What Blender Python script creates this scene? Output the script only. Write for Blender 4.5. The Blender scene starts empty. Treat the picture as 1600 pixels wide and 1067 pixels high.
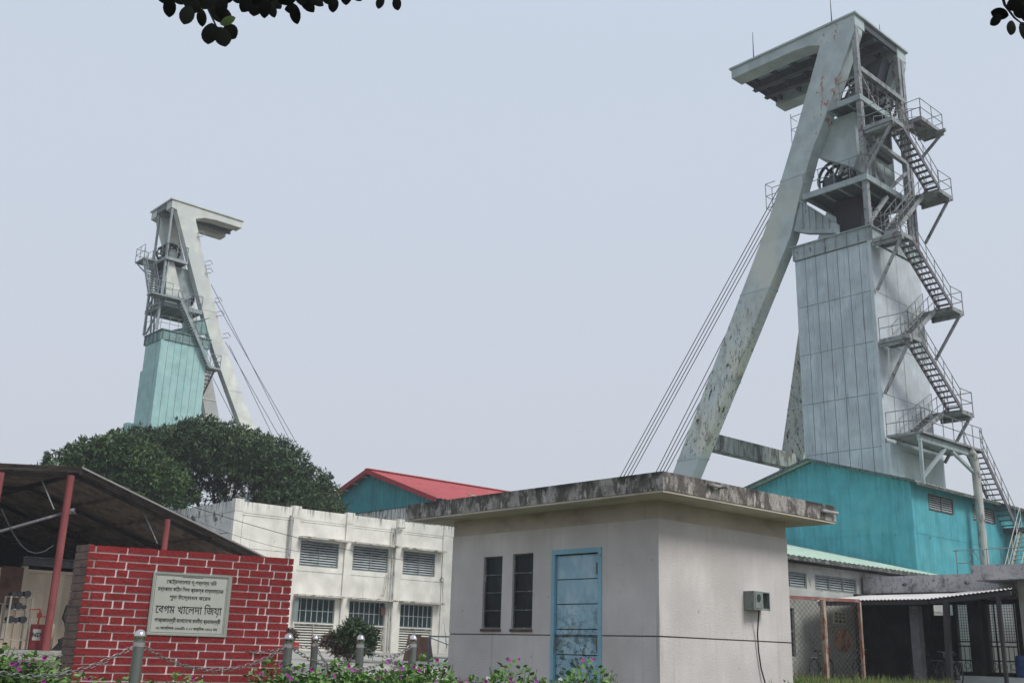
import bpy, bmesh, math, random
import numpy as np
from mathutils import Vector, Matrix
random.seed(7); rng = np.random.default_rng(7)
S = bpy.context.scene
C = S.collection
# ------------------------------------------------------------------ camera, sky, sun, exposure
# grid: +X and +Y are the two wall directions all the buildings share
YAW, PIT, ROL, FPX = 0.8385053, 0.2880675, 0.0295212, 1638.70
def make_camera():
    cd = bpy.data.cameras.new('camera'); cam = bpy.data.objects.new('camera', cd); C.objects.link(cam)
    f = Vector((math.cos(YAW)*math.cos(PIT), math.sin(YAW)*math.cos(PIT), math.sin(PIT)))
    r = Vector((math.sin(YAW), -math.cos(YAW), 0)); u = r.cross(f)
    c, s = math.cos(ROL), math.sin(ROL)
    r2 = c*r + s*u; u2 = -s*r + c*u
    m = Matrix((r2, u2, -f)).transposed().to_4x4(); m.translation = (0, 0, 1.0)
    cam.matrix_world = m
    cd.sensor_width = 36; cd.lens = FPX/1600*36; cd.clip_end = 3000; cd.clip_start = .05
    S.camera = cam
make_camera()
SUN = Vector((0.20, -1.0, 1.15)).normalized()
w = bpy.data.worlds.new('World'); S.world = w; w.use_nodes = True
nt = w.node_tree; nt.nodes.clear()
wo = nt.nodes.new('ShaderNodeOutputWorld'); bg = nt.nodes.new('ShaderNodeBackground'); bg.inputs['Strength'].default_value = 0.1
sk = nt.nodes.new('ShaderNodeTexSky'); sk.sky_type = 'NISHITA'; sk.sun_disc = False
sk.sun_elevation = math.asin(SUN.z); sk.sun_rotation = math.atan2(SUN.x, SUN.y); sk.dust_density = 3.0; sk.air_density = 1.2
tc = nt.nodes.new('ShaderNodeTexCoord'); sx = nt.nodes.new('ShaderNodeSeparateXYZ'); rp = nt.nodes.new('ShaderNodeValToRGB')
rp.color_ramp.elements[0].position = 0.0; rp.color_ramp.elements[0].color = (5.65, 5.78, 6.3, 1)
rp.color_ramp.elements[1].position = 0.62; rp.color_ramp.elements[1].color = (5.3, 6.0, 7.0, 1)
mx = nt.nodes.new('ShaderNodeMix'); mx.data_type = 'RGBA'; mx.inputs[0].default_value = 0.88
nt.links.new(tc.outputs['Generated'], sx.inputs[0]); nt.links.new(sx.outputs['Z'], rp.inputs[0])
nt.links.new(sk.outputs[0], mx.inputs[6]); nt.links.new(rp.outputs[0], mx.inputs[7])
nt.links.new(mx.outputs[2], bg.inputs['Color']); nt.links.new(bg.outputs[0], wo.inputs[0])
sl = bpy.data.lights.new('sun', 'SUN'); sl.energy = 2.0; sl.angle = math.radians(20); sl.color = (1.0, .965, .91)
so = bpy.data.objects.new('sun', sl); C.objects.link(so); so.rotation_euler = SUN.to_track_quat('Z', 'Y').to_euler()
S.view_settings.view_transform = 'Standard'; S.view_settings.look = 'None'
S.view_settings.exposure = 0.27; S.view_settings.gamma = 1.0; S.view_settings.use_curve_mapping = False
S.render.engine = 'CYCLES'; S.cycles.max_bounces = 6; S.cycles.use_denoising = True

# ------------------------------------------------------------------ materials
def pm(name, col, rough=.75, metal=0.0, layers=(), bump=0.0, bscale=20, spec=.3, island=0.0):
    """base colour + grime layers: (colour, (sx,sy,sz), lo, hi[, (zlo,zhi)]) mixed in by world-space noise"""
    m = bpy.data.materials.new(name); m.use_nodes = True; t = m.node_tree; N = t.nodes; L = t.links
    b = N['Principled BSDF']; b.inputs['Roughness'].default_value = rough; b.inputs['Metallic'].default_value = metal
    b.inputs['Specular IOR Level'].default_value = 0.04 if 'overhanging' in name else spec
    g = N.new('ShaderNodeNewGeometry'); cur = None
    rgb = N.new('ShaderNodeRGB'); rgb.outputs[0].default_value = (*col, 1); cur = rgb.outputs[0]
    # gentle overall variation
    n0 = N.new('ShaderNodeTexNoise'); n0.inputs['Scale'].default_value = 1.3; n0.inputs['Detail'].default_value = 6
    L.new(g.outputs['Position'], n0.inputs['Vector'])
    hs = N.new('ShaderNodeHueSaturation'); mr = N.new('ShaderNodeMapRange')
    mr.inputs['To Min'].default_value = .8; mr.inputs['To Max'].default_value = 1.2
    mr.inputs['From Min'].default_value = .25; mr.inputs['From Max'].default_value = .75
    L.new(n0.outputs[0], mr.inputs[0]); L.new(mr.outputs[0], hs.inputs['Value']); L.new(cur, hs.inputs['Color']); cur = hs.outputs[0]
    if island:
        h2 = N.new('ShaderNodeHueSaturation'); m2 = N.new('ShaderNodeMapRange')
        m2.inputs['To Min'].default_value = 1-island; m2.inputs['To Max'].default_value = 1+island
        L.new(g.outputs['Random Per Island'], m2.inputs[0]); L.new(m2.outputs[0], h2.inputs['Value']); L.new(cur, h2.inputs['Color']); cur = h2.outputs[0]
    for ly in layers:
        c, sc, lo, hi = ly[:4]
        mp = N.new('ShaderNodeMapping'); mp.inputs['Scale'].default_value = sc
        L.new(g.outputs['Position'], mp.inputs[0])
        n = N.new('ShaderNodeTexNoise'); n.inputs['Scale'].default_value = 1; n.inputs['Detail'].default_value = 7; n.inputs['Roughness'].default_value = .65
        L.new(mp.outputs[0], n.inputs['Vector'])
        r = N.new('ShaderNodeMapRange'); r.interpolation_type = 'SMOOTHSTEP'
        r.inputs['From Min'].default_value = lo; r.inputs['From Max'].default_value = hi
        L.new(n.outputs[0], r.inputs[0]); fac = r.outputs[0]
        if len(ly) > 4:
            z = N.new('ShaderNodeSeparateXYZ'); L.new(g.outputs['Position'], z.inputs[0])
            r2 = N.new('ShaderNodeMapRange'); r2.inputs['From Min'].default_value = ly[4][0]; r2.inputs['From Max'].default_value = ly[4][1]
            L.new(z.outputs['Z'], r2.inputs[0])
            mu = N.new('ShaderNodeMath'); mu.operation = 'MULTIPLY'; L.new(fac, mu.inputs[0]); L.new(r2.outputs[0], mu.inputs[1]); fac = mu.outputs[0]
        mi = N.new('ShaderNodeMix'); mi.data_type = 'RGBA'
        L.new(fac, mi.inputs[0]); L.new(cur, mi.inputs[6]); mi.inputs[7].default_value = (*c, 1); cur = mi.outputs[2]
    L.new(cur, b.inputs['Base Color'])
    if bump:
        nb = N.new('ShaderNodeTexNoise'); nb.inputs['Scale'].default_value = bscale; nb.inputs['Detail'].default_value = 6
        L.new(g.outputs['Position'], nb.inputs['Vector'])
        bp = N.new('ShaderNodeBump'); bp.inputs['Strength'].default_value = bump; bp.inputs['Distance'].default_value = .02
        L.new(nb.outputs[0], bp.inputs['Height']); L.new(bp.outputs[0], b.inputs['Normal'])
    return m
M = {}
M['plaster'] = pm('kiosk_plaster', (.60,.565,.55), .9, layers=[((.46,.43,.415),(9,9,.3),.56,.78),((.51,.475,.455),(1.2,1.2,.5),.42,.75),((.30,.25,.19),(6,6,.4),.58,.8,(1.85,1.0)),((.33,.31,.30),(9,9,9),.66,.72)], bump=.25, bscale=45)
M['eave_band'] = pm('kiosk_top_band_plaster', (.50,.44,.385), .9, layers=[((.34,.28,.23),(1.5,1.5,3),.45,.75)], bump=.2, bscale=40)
M['weathered'] = pm('weathered_concrete', (.37,.345,.325), .95, layers=[((.115,.105,.095),(5,5,3.2),.43,.53),((.24,.22,.20),(16,16,9),.50,.60),((.055,.052,.05),(3,3,1.2),.46,.60,(2.86,2.96)),((.48,.44,.42),(12,12,4.5),.585,.64,(2.97,2.88))], bump=.6, bscale=30)
M['weathered2'] = pm('stained_parapet_concrete', (.40,.395,.40), .95, layers=[((.15,.145,.145),(2.6,2.6,1.6),.52,.64),((.28,.275,.28),(7,7,7),.5,.6),((.10,.095,.09),(8,8,3),.60,.66)], bump=.5, bscale=20)
M['soffit'] = pm('soffit_paint', (.55,.50,.43), .9, layers=[((.33,.29,.24),(2,2,2),.5,.75)])
M['groove'] = pm('dark_groove', (.17,.155,.145), .95)
M['bluedoor'] = pm('blue_door_paint', (.30,.47,.58), .6, layers=[((.42,.58,.66),(4,4,3),.4,.65),((.21,.33,.38),(9,9,5),.5,.62,(1.9,1.2)),((.06,.085,.08),(11,11,15),.50,.58,(1.7,.85)),((.09,.07,.05),(30,30,22),.60,.66,(1.9,1.0))], bump=.15, bscale=40)
M['bluetrim'] = pm('blue_trim_paint', (.24,.45,.56), .6, layers=[((.10,.10,.09),(16,16,16),.6,.7)])
M['glass'] = pm('dark_window_glass', (.018,.022,.022), .45, spec=.25, layers=[((.035,.042,.04),(5,5,2),.45,.7)])
M['steelframe'] = pm('grey_window_frame', (.11,.12,.12), .6, layers=[((.30,.30,.28),(20,20,8),.55,.65)])
M['meter'] = pm('meter_box_metal', (.22,.25,.24), .5, layers=[((.10,.11,.10),(9,9,9),.5,.7)])
M['meterdark'] = pm('meter_box_inside', (.03,.045,.04), .5)
M['rubber'] = pm('black_rubber', (.018,.016,.018), .6)
M['redbrick'] = pm('red_painted_brick', (.225,.024,.026), .85, layers=[((.18,.017,.02),(7,7,7),.45,.7),((.28,.06,.055),(22,22,22),.62,.72),((.13,.05,.045),(9,9,3),.55,.7,(1.0,.6))], bump=.5, bscale=35)
M['sidebrick'] = pm('brown_grey_painted_brick', (.19,.13,.115), .8, layers=[((.085,.068,.062),(7,7,7),.45,.7)], bump=.4, bscale=35)
M['mortar'] = pm('pale_mortar', (.80,.68,.67), .9, bump=.3)
M['sidemortar'] = pm('brown_mortar', (.30,.25,.235), .9)
M['marble'] = pm('plaque_marble', (.47,.48,.43), .45, layers=[((.41,.42,.38),(6,6,6),.45,.7)])
M['plaqueframe'] = pm('plaque_green_grey_frame', (.30,.32,.28), .6)
M['ink'] = pm('black_engraved_paint', (.025,.027,.025), .7)
M['galv'] = pm('galvanised_post', (.20,.215,.20), .35, metal=.7, layers=[((.17,.18,.16),(6,6,3),.5,.7)])
M['capsteel'] = pm('polished_steel_cap', (.62,.58,.58), .16, metal=1)
M['chainsteel'] = pm('chain_steel', (.27,.26,.255), .35, metal=.85)
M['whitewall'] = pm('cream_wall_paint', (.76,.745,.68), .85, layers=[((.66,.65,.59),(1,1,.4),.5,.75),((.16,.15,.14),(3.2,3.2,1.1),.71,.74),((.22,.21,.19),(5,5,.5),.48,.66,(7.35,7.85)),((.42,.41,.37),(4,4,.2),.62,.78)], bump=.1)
M['shadewall'] = pm('cream_wall_shaded_copy', (.70,.70,.67), .85, layers=[((.12,.12,.12),(2.2,2.2,1.6),.56,.62,(6.6,7.0)),((.13,.13,.13),(5,5,.5),.45,.62,(7.3,7.85)),((.56,.57,.55),(1,1,1),.5,.7)])  # shaded copy of the cream wall: side shade put into the colour, plus stains
M['chajja'] = pm('stained_sunshade', (.55,.53,.48), .9, layers=[((.16,.14,.12),(4,4,9),.5,.62)])
M['slat'] = pm('grey_louvre_slat', (.42,.46,.47), .6, layers=[((.25,.28,.29),(3,3,3),.5,.7)])
M['slatw'] = pm('pale_vent_slat', (.55,.54,.49), .8)
M['darkin'] = pm('dark_interior', (.018,.02,.02), .9)
M['greenframe'] = pm('grey_green_window_frame', (.20,.25,.235), .6)
M['winglass'] = pm('bluish_dark_glass', (.03,.045,.05), .2, spec=.6)
M['pipe'] = pm('old_drain_pipe', (.46,.47,.44), .7, layers=[((.10,.095,.085),(6,6,1.5),.5,.65)])
M['redroof'] = pm('red_roof_sheet', (.44,.085,.085), .55, layers=[((.42,.07,.07),(.5,2,2),.45,.7)])
M['redfascia'] = pm('dark_red_fascia', (.34,.030,.038), .6)
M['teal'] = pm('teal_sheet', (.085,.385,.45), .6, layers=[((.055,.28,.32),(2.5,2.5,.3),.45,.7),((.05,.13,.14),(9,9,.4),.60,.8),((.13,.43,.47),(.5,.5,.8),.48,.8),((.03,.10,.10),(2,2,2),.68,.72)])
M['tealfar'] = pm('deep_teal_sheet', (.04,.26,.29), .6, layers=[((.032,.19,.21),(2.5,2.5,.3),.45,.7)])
M['edge'] = pm('dark_roof_edge', (.07,.075,.07), .8, layers=[((.20,.21,.19),(6,6,6),.5,.6)])
M['tealedge'] = pm('grey_green_verge', (.10,.15,.145), .8, layers=[((.04,.05,.05),(6,6,6),.5,.6)])
M['greenroof'] = pm('pale_green_roof_sheet', (.46,.60,.49), .6, layers=[((.38,.51,.41),(3,.4,3),.45,.65),((.13,.16,.12),(4,2,3),.62,.70)])
M['tower'] = pm('tower_grey_green_paint', (.40,.47,.475), .6, layers=[((.31,.37,.37),(.8,.8,.5),.45,.7),((.33,.085,.05),(1.7,1.7,1.1),.70,.72,(24,27)),((.08,.08,.075),(5,5,5),.68,.72)])
M['towerleg'] = pm('tower_leg_weathered_paint', (.42,.485,.49), .65, layers=[((.53,.545,.48),(.5,.5,.3),.38,.6,(26,22)),((.27,.26,.22),(2.2,2.2,.7),.50,.68,(19.5,16.5)),((.075,.075,.065),(9,9,2.2),.56,.63,(20.5,17)),((.30,.15,.09),(8,8,.8),.64,.74,(30,14)),((.60,.62,.58),(9,9,4),.58,.66,(20,15)),((.05,.05,.045),(3,3,1.6),.60,.64,(19,16)),((.36,.16,.11),(1.9,1.9,1.0),.60,.63,(25,27.5)),((.26,.07,.035),(1.5,1.5,.8),.70,.715),((.42,.485,.49),(.01,.01,.01),0,.1,(11.2,10.4))])
M['towerplain'] = pm('tower_beam_paint', (.33,.39,.40), .6, layers=[((.24,.28,.29),(1,1,1),.45,.7),((.07,.07,.06),(5,5,1.2),.60,.68)])
M['stainedbeam'] = pm('stained_cross_beam', (.37,.40,.38), .7, layers=[((.06,.065,.06),(1.5,1.5,.5),.44,.62),((.12,.12,.11),(6,6,.8),.5,.64)])
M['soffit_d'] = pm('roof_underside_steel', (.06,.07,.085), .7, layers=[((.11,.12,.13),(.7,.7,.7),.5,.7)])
M['steel'] = pm('weathered_stair_steel', (.27,.29,.30), .6, layers=[((.12,.11,.11),(3,3,3),.5,.64),((.17,.10,.08),(6,6,6),.62,.7)])
M['steeldark'] = pm('dark_stair_steel', (.13,.125,.14), .6, layers=[((.22,.21,.22),(4,4,4),.5,.66)])
M['rail'] = pm('handrail_steel', (.25,.27,.28), .6, layers=[((.14,.12,.11),(6,6,6),.5,.6)])
M['clad'] = pm('cladding_grey_blue', (.48,.545,.585), .6, layers=[((.39,.455,.495),(3,3,.25),.45,.7),((.12,.13,.14),(12,12,.6),.60,.72),((.52,.575,.60),(2.5,2.5,.2),.58,.75)])
M['clad_flat'] = pm('cladding_flat_sheets', (.50,.555,.585), .6, layers=[((.44,.49,.52),(1,1,.5),.45,.7),((.15,.14,.13),(6,6,.8),.68,.74),((.50,.55,.58),(.6,.6,.4),.5,.7)])
M['seam'] = pm('dark_seam', (.20,.23,.245), .8)
M['clad_mint'] = pm('cladding_mint', (.33,.54,.53), .6, layers=[((.39,.60,.58),(2,2,.3),.45,.7),((.10,.17,.16),(7,7,.2),.66,.74)])  # one mint cladding for every face of the left casing
M['tealsteel'] = pm('tower_mint_steel', (.21,.33,.32), .6, layers=[((.12,.17,.16),(3,3,1),.5,.7)])
M['farleg'] = pm('cream_tower_leg', (.60,.63,.58), .65, layers=[((.54,.58,.57),(.6,.6,.4),.4,.65)])
M['farsteel'] = pm('far_tower_steel', (.30,.35,.36), .6, layers=[((.20,.235,.24),(2,2,2),.45,.7)])
M['fardark'] = pm('far_tower_underside', (.17,.20,.21), .7)
M['wheel'] = pm('sheave_wheel_iron', (.03,.03,.035), .6)
M['redpaint'] = pm('red_machine_paint', (.38,.05,.04), .6)
M['cable'] = pm('steel_rope', (.05,.055,.06), .6)
M['shedroof'] = pm('shed_corrugated_sheet', (.22,.175,.145), .85, layers=[((.13,.10,.085),(2,2,2),.42,.62),((.38,.33,.29),(.8,6,4),.58,.74)])
M['shedfl'] = pm('pale_flashing', (.30,.29,.28), .5, metal=.3)
M['shedpost'] = pm('red_oxide_post', (.245,.060,.062), .6, layers=[((.30,.10,.095),(3,3,.7),.5,.7),((.12,.04,.04),(7,7,3),.62,.7)])
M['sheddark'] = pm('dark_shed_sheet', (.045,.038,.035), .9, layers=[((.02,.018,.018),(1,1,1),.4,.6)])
M['container'] = pm('cream_container_paint', (.74,.63,.50), .7, layers=[((.62,.52,.41),(2,2,.4),.45,.7)])
M['concrete'] = pm('yard_concrete', (.42,.40,.36), .9, layers=[((.30,.285,.26),(.5,.5,.5),.45,.6),((.2,.2,.18),(2,2,2),.6,.7)], bump=.3)
M['plinth'] = pm('plinth_concrete', (.36,.355,.325), .9, layers=[((.24,.24,.20),(2,2,4),.45,.65)], bump=.3)
M['soil'] = pm('ground_soil', (.12,.115,.075), .95, layers=[((.06,.085,.03),(.6,.6,.6),.42,.6),((.23,.21,.17),(.2,.2,.2),.55,.65)], bump=.4, bscale=8)
M['gravel'] = pm('grey_gravel_pile', (.20,.20,.19), .95, layers=[((.30,.30,.28),(9,9,9),.5,.6)], bump=1, bscale=25)
M['barrelred'] = pm('red_barrel_paint', (.22,.03,.035), .5, layers=[((.10,.04,.04),(6,6,4),.5,.66)])
M['labelwhite'] = pm('worn_white_label', (.45,.44,.41), .8)
M['cyl'] = pm('beige_gas_cylinder', (.30,.27,.21), .6, layers=[((.18,.15,.12),(5,5,5),.5,.66)])
M['rackmetal'] = pm('grey_rack_metal', (.33,.31,.28), .6)
M['rusty'] = pm('rusty_sheet_metal', (.13,.075,.060), .85, layers=[((.08,.045,.035),(3,3,3),.45,.65)])
M['rustframe'] = pm('rusty_frame_paint', (.30,.20,.155), .8, layers=[((.42,.36,.29),(6,6,1.5),.5,.6),((.22,.075,.04),(5,5,2),.5,.6)])
M['rusttop'] = pm('rusty_red_rail', (.26,.10,.08), .8, layers=[((.32,.22,.18),(5,5,5),.5,.62)])
M['wire'] = pm('mesh_wire', (.09,.08,.07), .7)
M['bluepaint'] = pm('blue_rail_paint', (.10,.17,.25), .6)
M['awning'] = pm('pale_tin_sheet', (.60,.57,.56), .55, layers=[((.50,.47,.46),(1,1,1),.45,.7),((.30,.12,.08),(.7,3,3),.66,.72)])
M['darksteel'] = pm('dark_brown_steel', (.045,.04,.042), .8)
M['annexwall'] = pm('annex_pale_wall', (.45,.46,.43), .85, layers=[((.25,.25,.23),(1,1,1),.5,.7),((.14,.13,.12),(3,3,1),.62,.7)])
M['annexlow_shade'] = pm('annex_lower_wall_shade', (.33,.335,.31), .85, layers=[((.19,.19,.17),(1,1,.7),.45,.7)])  # annex wall colour darkened to hold the shade under the awning
M['circle'] = pm('terracotta_disc', (.62,.30,.19), .8, layers=[((.28,.13,.09),(3,3,3),.45,.6)])
M['creamblock'] = pm('cream_grille_block', (.66,.62,.46), .8)
M['tyre'] = pm('tyre_rubber', (.02,.02,.02), .7)
M['bikepaint'] = pm('dark_bicycle_paint', (.03,.035,.04), .4)
M['bluedrum'] = pm('blue_plastic', (.02,.055,.16), .4)
M['step'] = pm('white_step_paint', (.45,.47,.45), .8)
M['bark'] = pm('tree_bark', (.055,.045,.038), .95)
def leafmat(name, c, isl=.45, c2=None):
    return pm(name, c, .6, island=isl, spec=.25, layers=[(c2 or (c[0]*1.7, c[1]*1.35, c[2]*1.2),(.45,.45,.45),.5,.7)])
M['mango'] = leafmat('mango_leaves', (.060,.100,.044), .65, (.105,.140,.058))
M['mango2'] = leafmat('fresh_green_leaves', (.070,.125,.045), .55, (.13,.19,.055))
M['shrubleaf'] = leafmat('shrub_leaves', (.05,.085,.035))
M['dryleaf'] = leafmat('brown_dry_leaves', (.09,.06,.045))
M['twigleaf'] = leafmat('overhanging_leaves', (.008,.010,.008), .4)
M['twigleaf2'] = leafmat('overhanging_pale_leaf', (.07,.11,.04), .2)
M['twig'] = pm('dark_twig', (.015,.013,.015), .8)
M['petleaf'] = leafmat('bed_plant_leaves', (.12,.22,.06), .5, (.20,.30,.10))
M['petal'] = pm('magenta_petal', (.33,.035,.24), .6, island=.3)
M['petalw'] = pm('white_petal', (.7,.7,.68), .6)
M['petalp'] = pm('purple_pink_petal', (.28,.07,.28), .6, island=.2)
M['grass'] = leafmat('grass_blades', (.13,.17,.045), .4, (.2,.22,.07))
M['plantstem'] = pm('plant_stem', (.09,.12,.05), .8)

# ------------------------------------------------------------------ helpers
def thing(name, label, cat, loc=(0,0,0), group=None, rz=0.0):
    o = bpy.data.objects.new(name, None); C.objects.link(o); o.empty_display_size = .2
    o.location = loc; o.rotation_euler = (0,0,rz); o['label'] = label; o['category'] = cat
    if group: o['group'] = group
    return o
def root(o):
    while o.parent: o = o.parent
    return o
def orgof(parent):
    if parent is None: return Vector((0,0,0))
    r = root(parent)
    return Vector(r.location)
class MB:
    def __init__(s, T=None): s.v=[]; s.f=[]; s.T=T; s.sm=False
    def add(s, vs, fs):
        n=len(s.v)
        if s.T: vs=[s.T(*p) for p in vs]
        s.v += [tuple(p) for p in vs]; s.f += [tuple(i+n for i in f) for f in fs]; return s
    def box(s, x0,x1,y0,y1,z0,z1):
        return s.add([(x0,y0,z0),(x1,y0,z0),(x1,y1,z0),(x0,y1,z0),(x0,y0,z1),(x1,y0,z1),(x1,y1,z1),(x0,y1,z1)],
                     [(0,3,2,1),(4,5,6,7),(0,1,5,4),(1,2,6,5),(2,3,7,6),(3,0,4,7)])
    def beam(s, p, q, w, h=None, up=(0,0,1)):
        h = h or w; p=Vector(p); q=Vector(q); d=(q-p).normalized(); up=Vector(up)
        if abs(d.dot(up))>.98: up=Vector((1,0,0))
        a=d.cross(up).normalized()*w/2; b=a.cross(d).normalized()*h/2
        vs=[p-a-b,p+a-b,p+a+b,p-a+b,q-a-b,q+a-b,q+a+b,q-a+b]
        return s.add(vs,[(0,1,2,3),(7,6,5,4),(0,4,5,1),(1,5,6,2),(2,6,7,3),(3,7,4,0)])
    def tube(s, pts, r, n=6, closed=False, r2=None):
        pts=[Vector(p) for p in pts]; m=len(pts); vs=[]; fs=[]
        for i,p in enumerate(pts):
            if closed: d=(pts[(i+1)%m]-pts[i-1]).normalized()
            else: d=(pts[min(i+1,m-1)]-pts[max(i-1,0)]).normalized()
            up=Vector((0,0,1)) if abs(d.z)<.95 else Vector((1,0,0))
            a=d.cross(up).normalized(); b=d.cross(a).normalized()
            rr = r if r2 is None else r+(r2-r)*i/(m-1)
            for k in range(n):
                t=2*math.pi*k/n; vs.append(p+a*math.cos(t)*rr+b*math.sin(t)*rr)
        for i in range(m if closed else m-1):
            for k in range(n):
                j=(i+1)%m; fs.append((i*n+k,i*n+(k+1)%n,j*n+(k+1)%n,j*n+k))
        if not closed: fs.append(tuple(range(n))[::-1]); fs.append(tuple((m-1)*n+k for k in range(n)))
        return s.add(vs,fs)
    def loft(s, secs):
        m=len(secs); n=len(secs[0]); vs=[p for sec in secs for p in sec]; fs=[]
        for i in range(m-1):
            for k in range(n): fs.append((i*n+k,i*n+(k+1)%n,(i+1)*n+(k+1)%n,(i+1)*n+k))
        fs.append(tuple(range(n))[::-1]); fs.append(tuple((m-1)*n+k for k in range(n)))
        return s.add(vs,fs)
    def prism(s, poly, ext):
        ext=Vector(ext); return s.loft([[Vector(p) for p in poly],[Vector(p)+ext for p in poly]])
    def corr(s, b0,b1,t0,t1, n, amp, nrm, rows=1, zfun=None):
        """corrugated sheet: ridges run b->t, n waves across from 0 to 1"""
        b0,b1,t0,t1,nrm=map(Vector,(b0,b1,t0,t1,nrm)); vs=[]; fs=[]; K=n*4
        for j in range(rows+1):
            v=j/rows
            for i in range(K+1):
                u=i/K; B=b0.lerp(b1,u); Tp=t0.lerp(t1,u)
                if zfun: Tp=Vector((Tp.x,Tp.y,zfun(Tp)))
                vs.append(B.lerp(Tp,v)+nrm*amp*(1,0.0,-1,0.0)[i%4])
        for j in range(rows):
            for i in range(K): a=j*(K+1)+i; fs.append((a,a+1,a+K+2,a+K+1))
        return s.add(vs,fs)
    def mesh(s, name, mat, org=Vector((0,0,0)), recalc=True, smooth=False):
        me=bpy.data.meshes.new(name); o=Vector(org)
        me.from_pydata([(p[0]-o.x,p[1]-o.y,p[2]-o.z) for p in s.v],[],s.f)
        if mat: me.materials.append(mat)
        if recalc:
            bm=bmesh.new(); bm.from_mesh(me); bmesh.ops.recalc_face_normals(bm,faces=bm.faces); bm.to_mesh(me); bm.free()
        if smooth: me.shade_smooth() if hasattr(me,'shade_smooth') else None
        return me
    def build(s, name, mat, parent=None, local=False, smooth=False, recalc=True):
        org = Vector((0,0,0)) if local else orgof(parent)
        o=bpy.data.objects.new(name, s.mesh(name,M[mat] if isinstance(mat,str) else mat,org,recalc,smooth)); C.objects.link(o)
        if parent: o.parent=parent
        return o
def tagk(o, kind, label=None, cat=None, group=None):
    if kind: o['kind']=kind
    if label: o['label']=label
    if cat: o['category']=cat
    if group: o['group']=group
    return o
_cache={}
def boxmesh(dx,dy,dz,mat):
    k=(round(dx,3),round(dy,3),round(dz,3),mat)
    if k not in _cache:
        _cache[k]=MB().box(-k[0]/2,k[0]/2,-k[1]/2,k[1]/2,-k[2]/2,k[2]/2).mesh('block',M[mat],recalc=False)
    return _cache[k]
def piece(name, me, loc, parent, rot=None, local=False):
    o=bpy.data.objects.new(name,me); C.objects.link(o); o.parent=parent
    o.location = Vector(loc) if local else Vector(loc)-orgof(parent)
    if rot: o.rotation_euler=rot
    return o
def copytree(o, parent=None):
    c=o.copy(); C.objects.link(c); c.parent=parent
    for ch in o.children: copytree(ch,c)
    return c
def gh(x,y):
    d=math.hypot(x,y); return max(0.0,min(.8,(d-13)*.0185))
# ------------------------------------------------------------------ ground
def ground():
    xs=sorted(set([-1500,-600,-200,-80,-40,-20,-10]+[i*2.0 for i in range(0,46)]+[100,140,200,400,900,2500]))
    v=[(x,y,gh(x,y) if x>-45 and y>-45 else .8*min(1,max(0,(math.hypot(x,y)-13)/45))) for y in xs for x in xs]; n=len(xs)
    f=[(j*n+i,j*n+i+1,(j+1)*n+i+1,(j+1)*n+i) for j in range(n-1) for i in range(n-1)]
    m=MB(); m.v=v; m.f=f; o=m.build('ground','soil',recalc=False); o['kind']='structure'
ground()
def yard():
    m=MB(); xs=[16+i*1.5 for i in range(19)]; ys=[26+i*1.5 for i in range(16)]
    v=[(x,y,gh(x,y)+.02) for y in ys for x in xs]; n=len(xs); m.v=v
    m.f=[(j*n+i,j*n+i+1,(j+1)*n+i+1,(j+1)*n+i) for j in range(len(ys)-1) for i in range(n-1)]
    m.build('yard_pavement','concrete',recalc=False)['kind']='structure'
    m=MB(); xs=[8+i*1.0 for i in range(9)]; ys=[13+i*1.5 for i in range(10)]
    m.v=[(x+(y-13)*.75,y,gh(x+(y-13)*.75,y)+.03) for y in ys for x in xs]; n=len(xs)
    m.f=[(j*n+i,j*n+i+1,(j+1)*n+i+1,(j+1)*n+i) for j in range(len(ys)-1) for i in range(n-1)]
    m.build('path','concrete',recalc=False)['kind']='structure'
yard()

# ------------------------------------------------------------------ generic building pieces
def P3(plane, c, a, z):      # point on wall plane: plane 'x' (x=c, a=y) or 'y' (y=c, a=x)
    return (c,a,z) if plane=='x' else (a,c,z)
def holed(m, plane, c, a0,a1,z0,z1, holes, t, ztop=None):
    """wall with rectangular openings; outer face at c, thickness t inward (+)"""
    A=sorted({a0,a1,*[h[0] for h in holes],*[h[1] for h in holes]}); Z=sorted({z0,z1,*[h[2] for h in holes],*[h[3] for h in holes]})
    def q(*p): m.add([P3(plane,*x) for x in p],[(0,1,2,3)])
    for i in range(len(A)-1):
        for j in range(len(Z)-1):
            am=(A[i]+A[i+1])/2; zm=(Z[j]+Z[j+1])/2
            if any(h[0]<am<h[1] and h[2]<zm<h[3] for h in holes): continue
            q((c,A[i],Z[j]),(c,A[i+1],Z[j]),(c,A[i+1],Z[j+1]),(c,A[i],Z[j+1]))
            q((c+t,A[i],Z[j]),(c+t,A[i],Z[j+1]),(c+t,A[i+1],Z[j+1]),(c+t,A[i+1],Z[j]))
    for (h0,h1,g0,g1) in list(holes)+[(a0,a1,z0,z1)]:
        q((c,h0,g0),(c+t,h0,g0),(c+t,h0,g1),(c,h0,g1)); q((c,h1,g0),(c,h1,g1),(c+t,h1,g1),(c+t,h1,g0))
        q((c,h0,g0),(c,h1,g0),(c+t,h1,g0),(c+t,h0,g0)); q((c,h0,g1),(c+t,h0,g1),(c+t,h1,g1),(c,h1,g1))
    return m
def bx(m, plane, c0,c1,a0,a1,z0,z1):
    if plane=='x': m.box(c0,c1,a0,a1,z0,z1)
    else: m.box(a0,a1,c0,c1,z0,z1)
    return m
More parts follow.
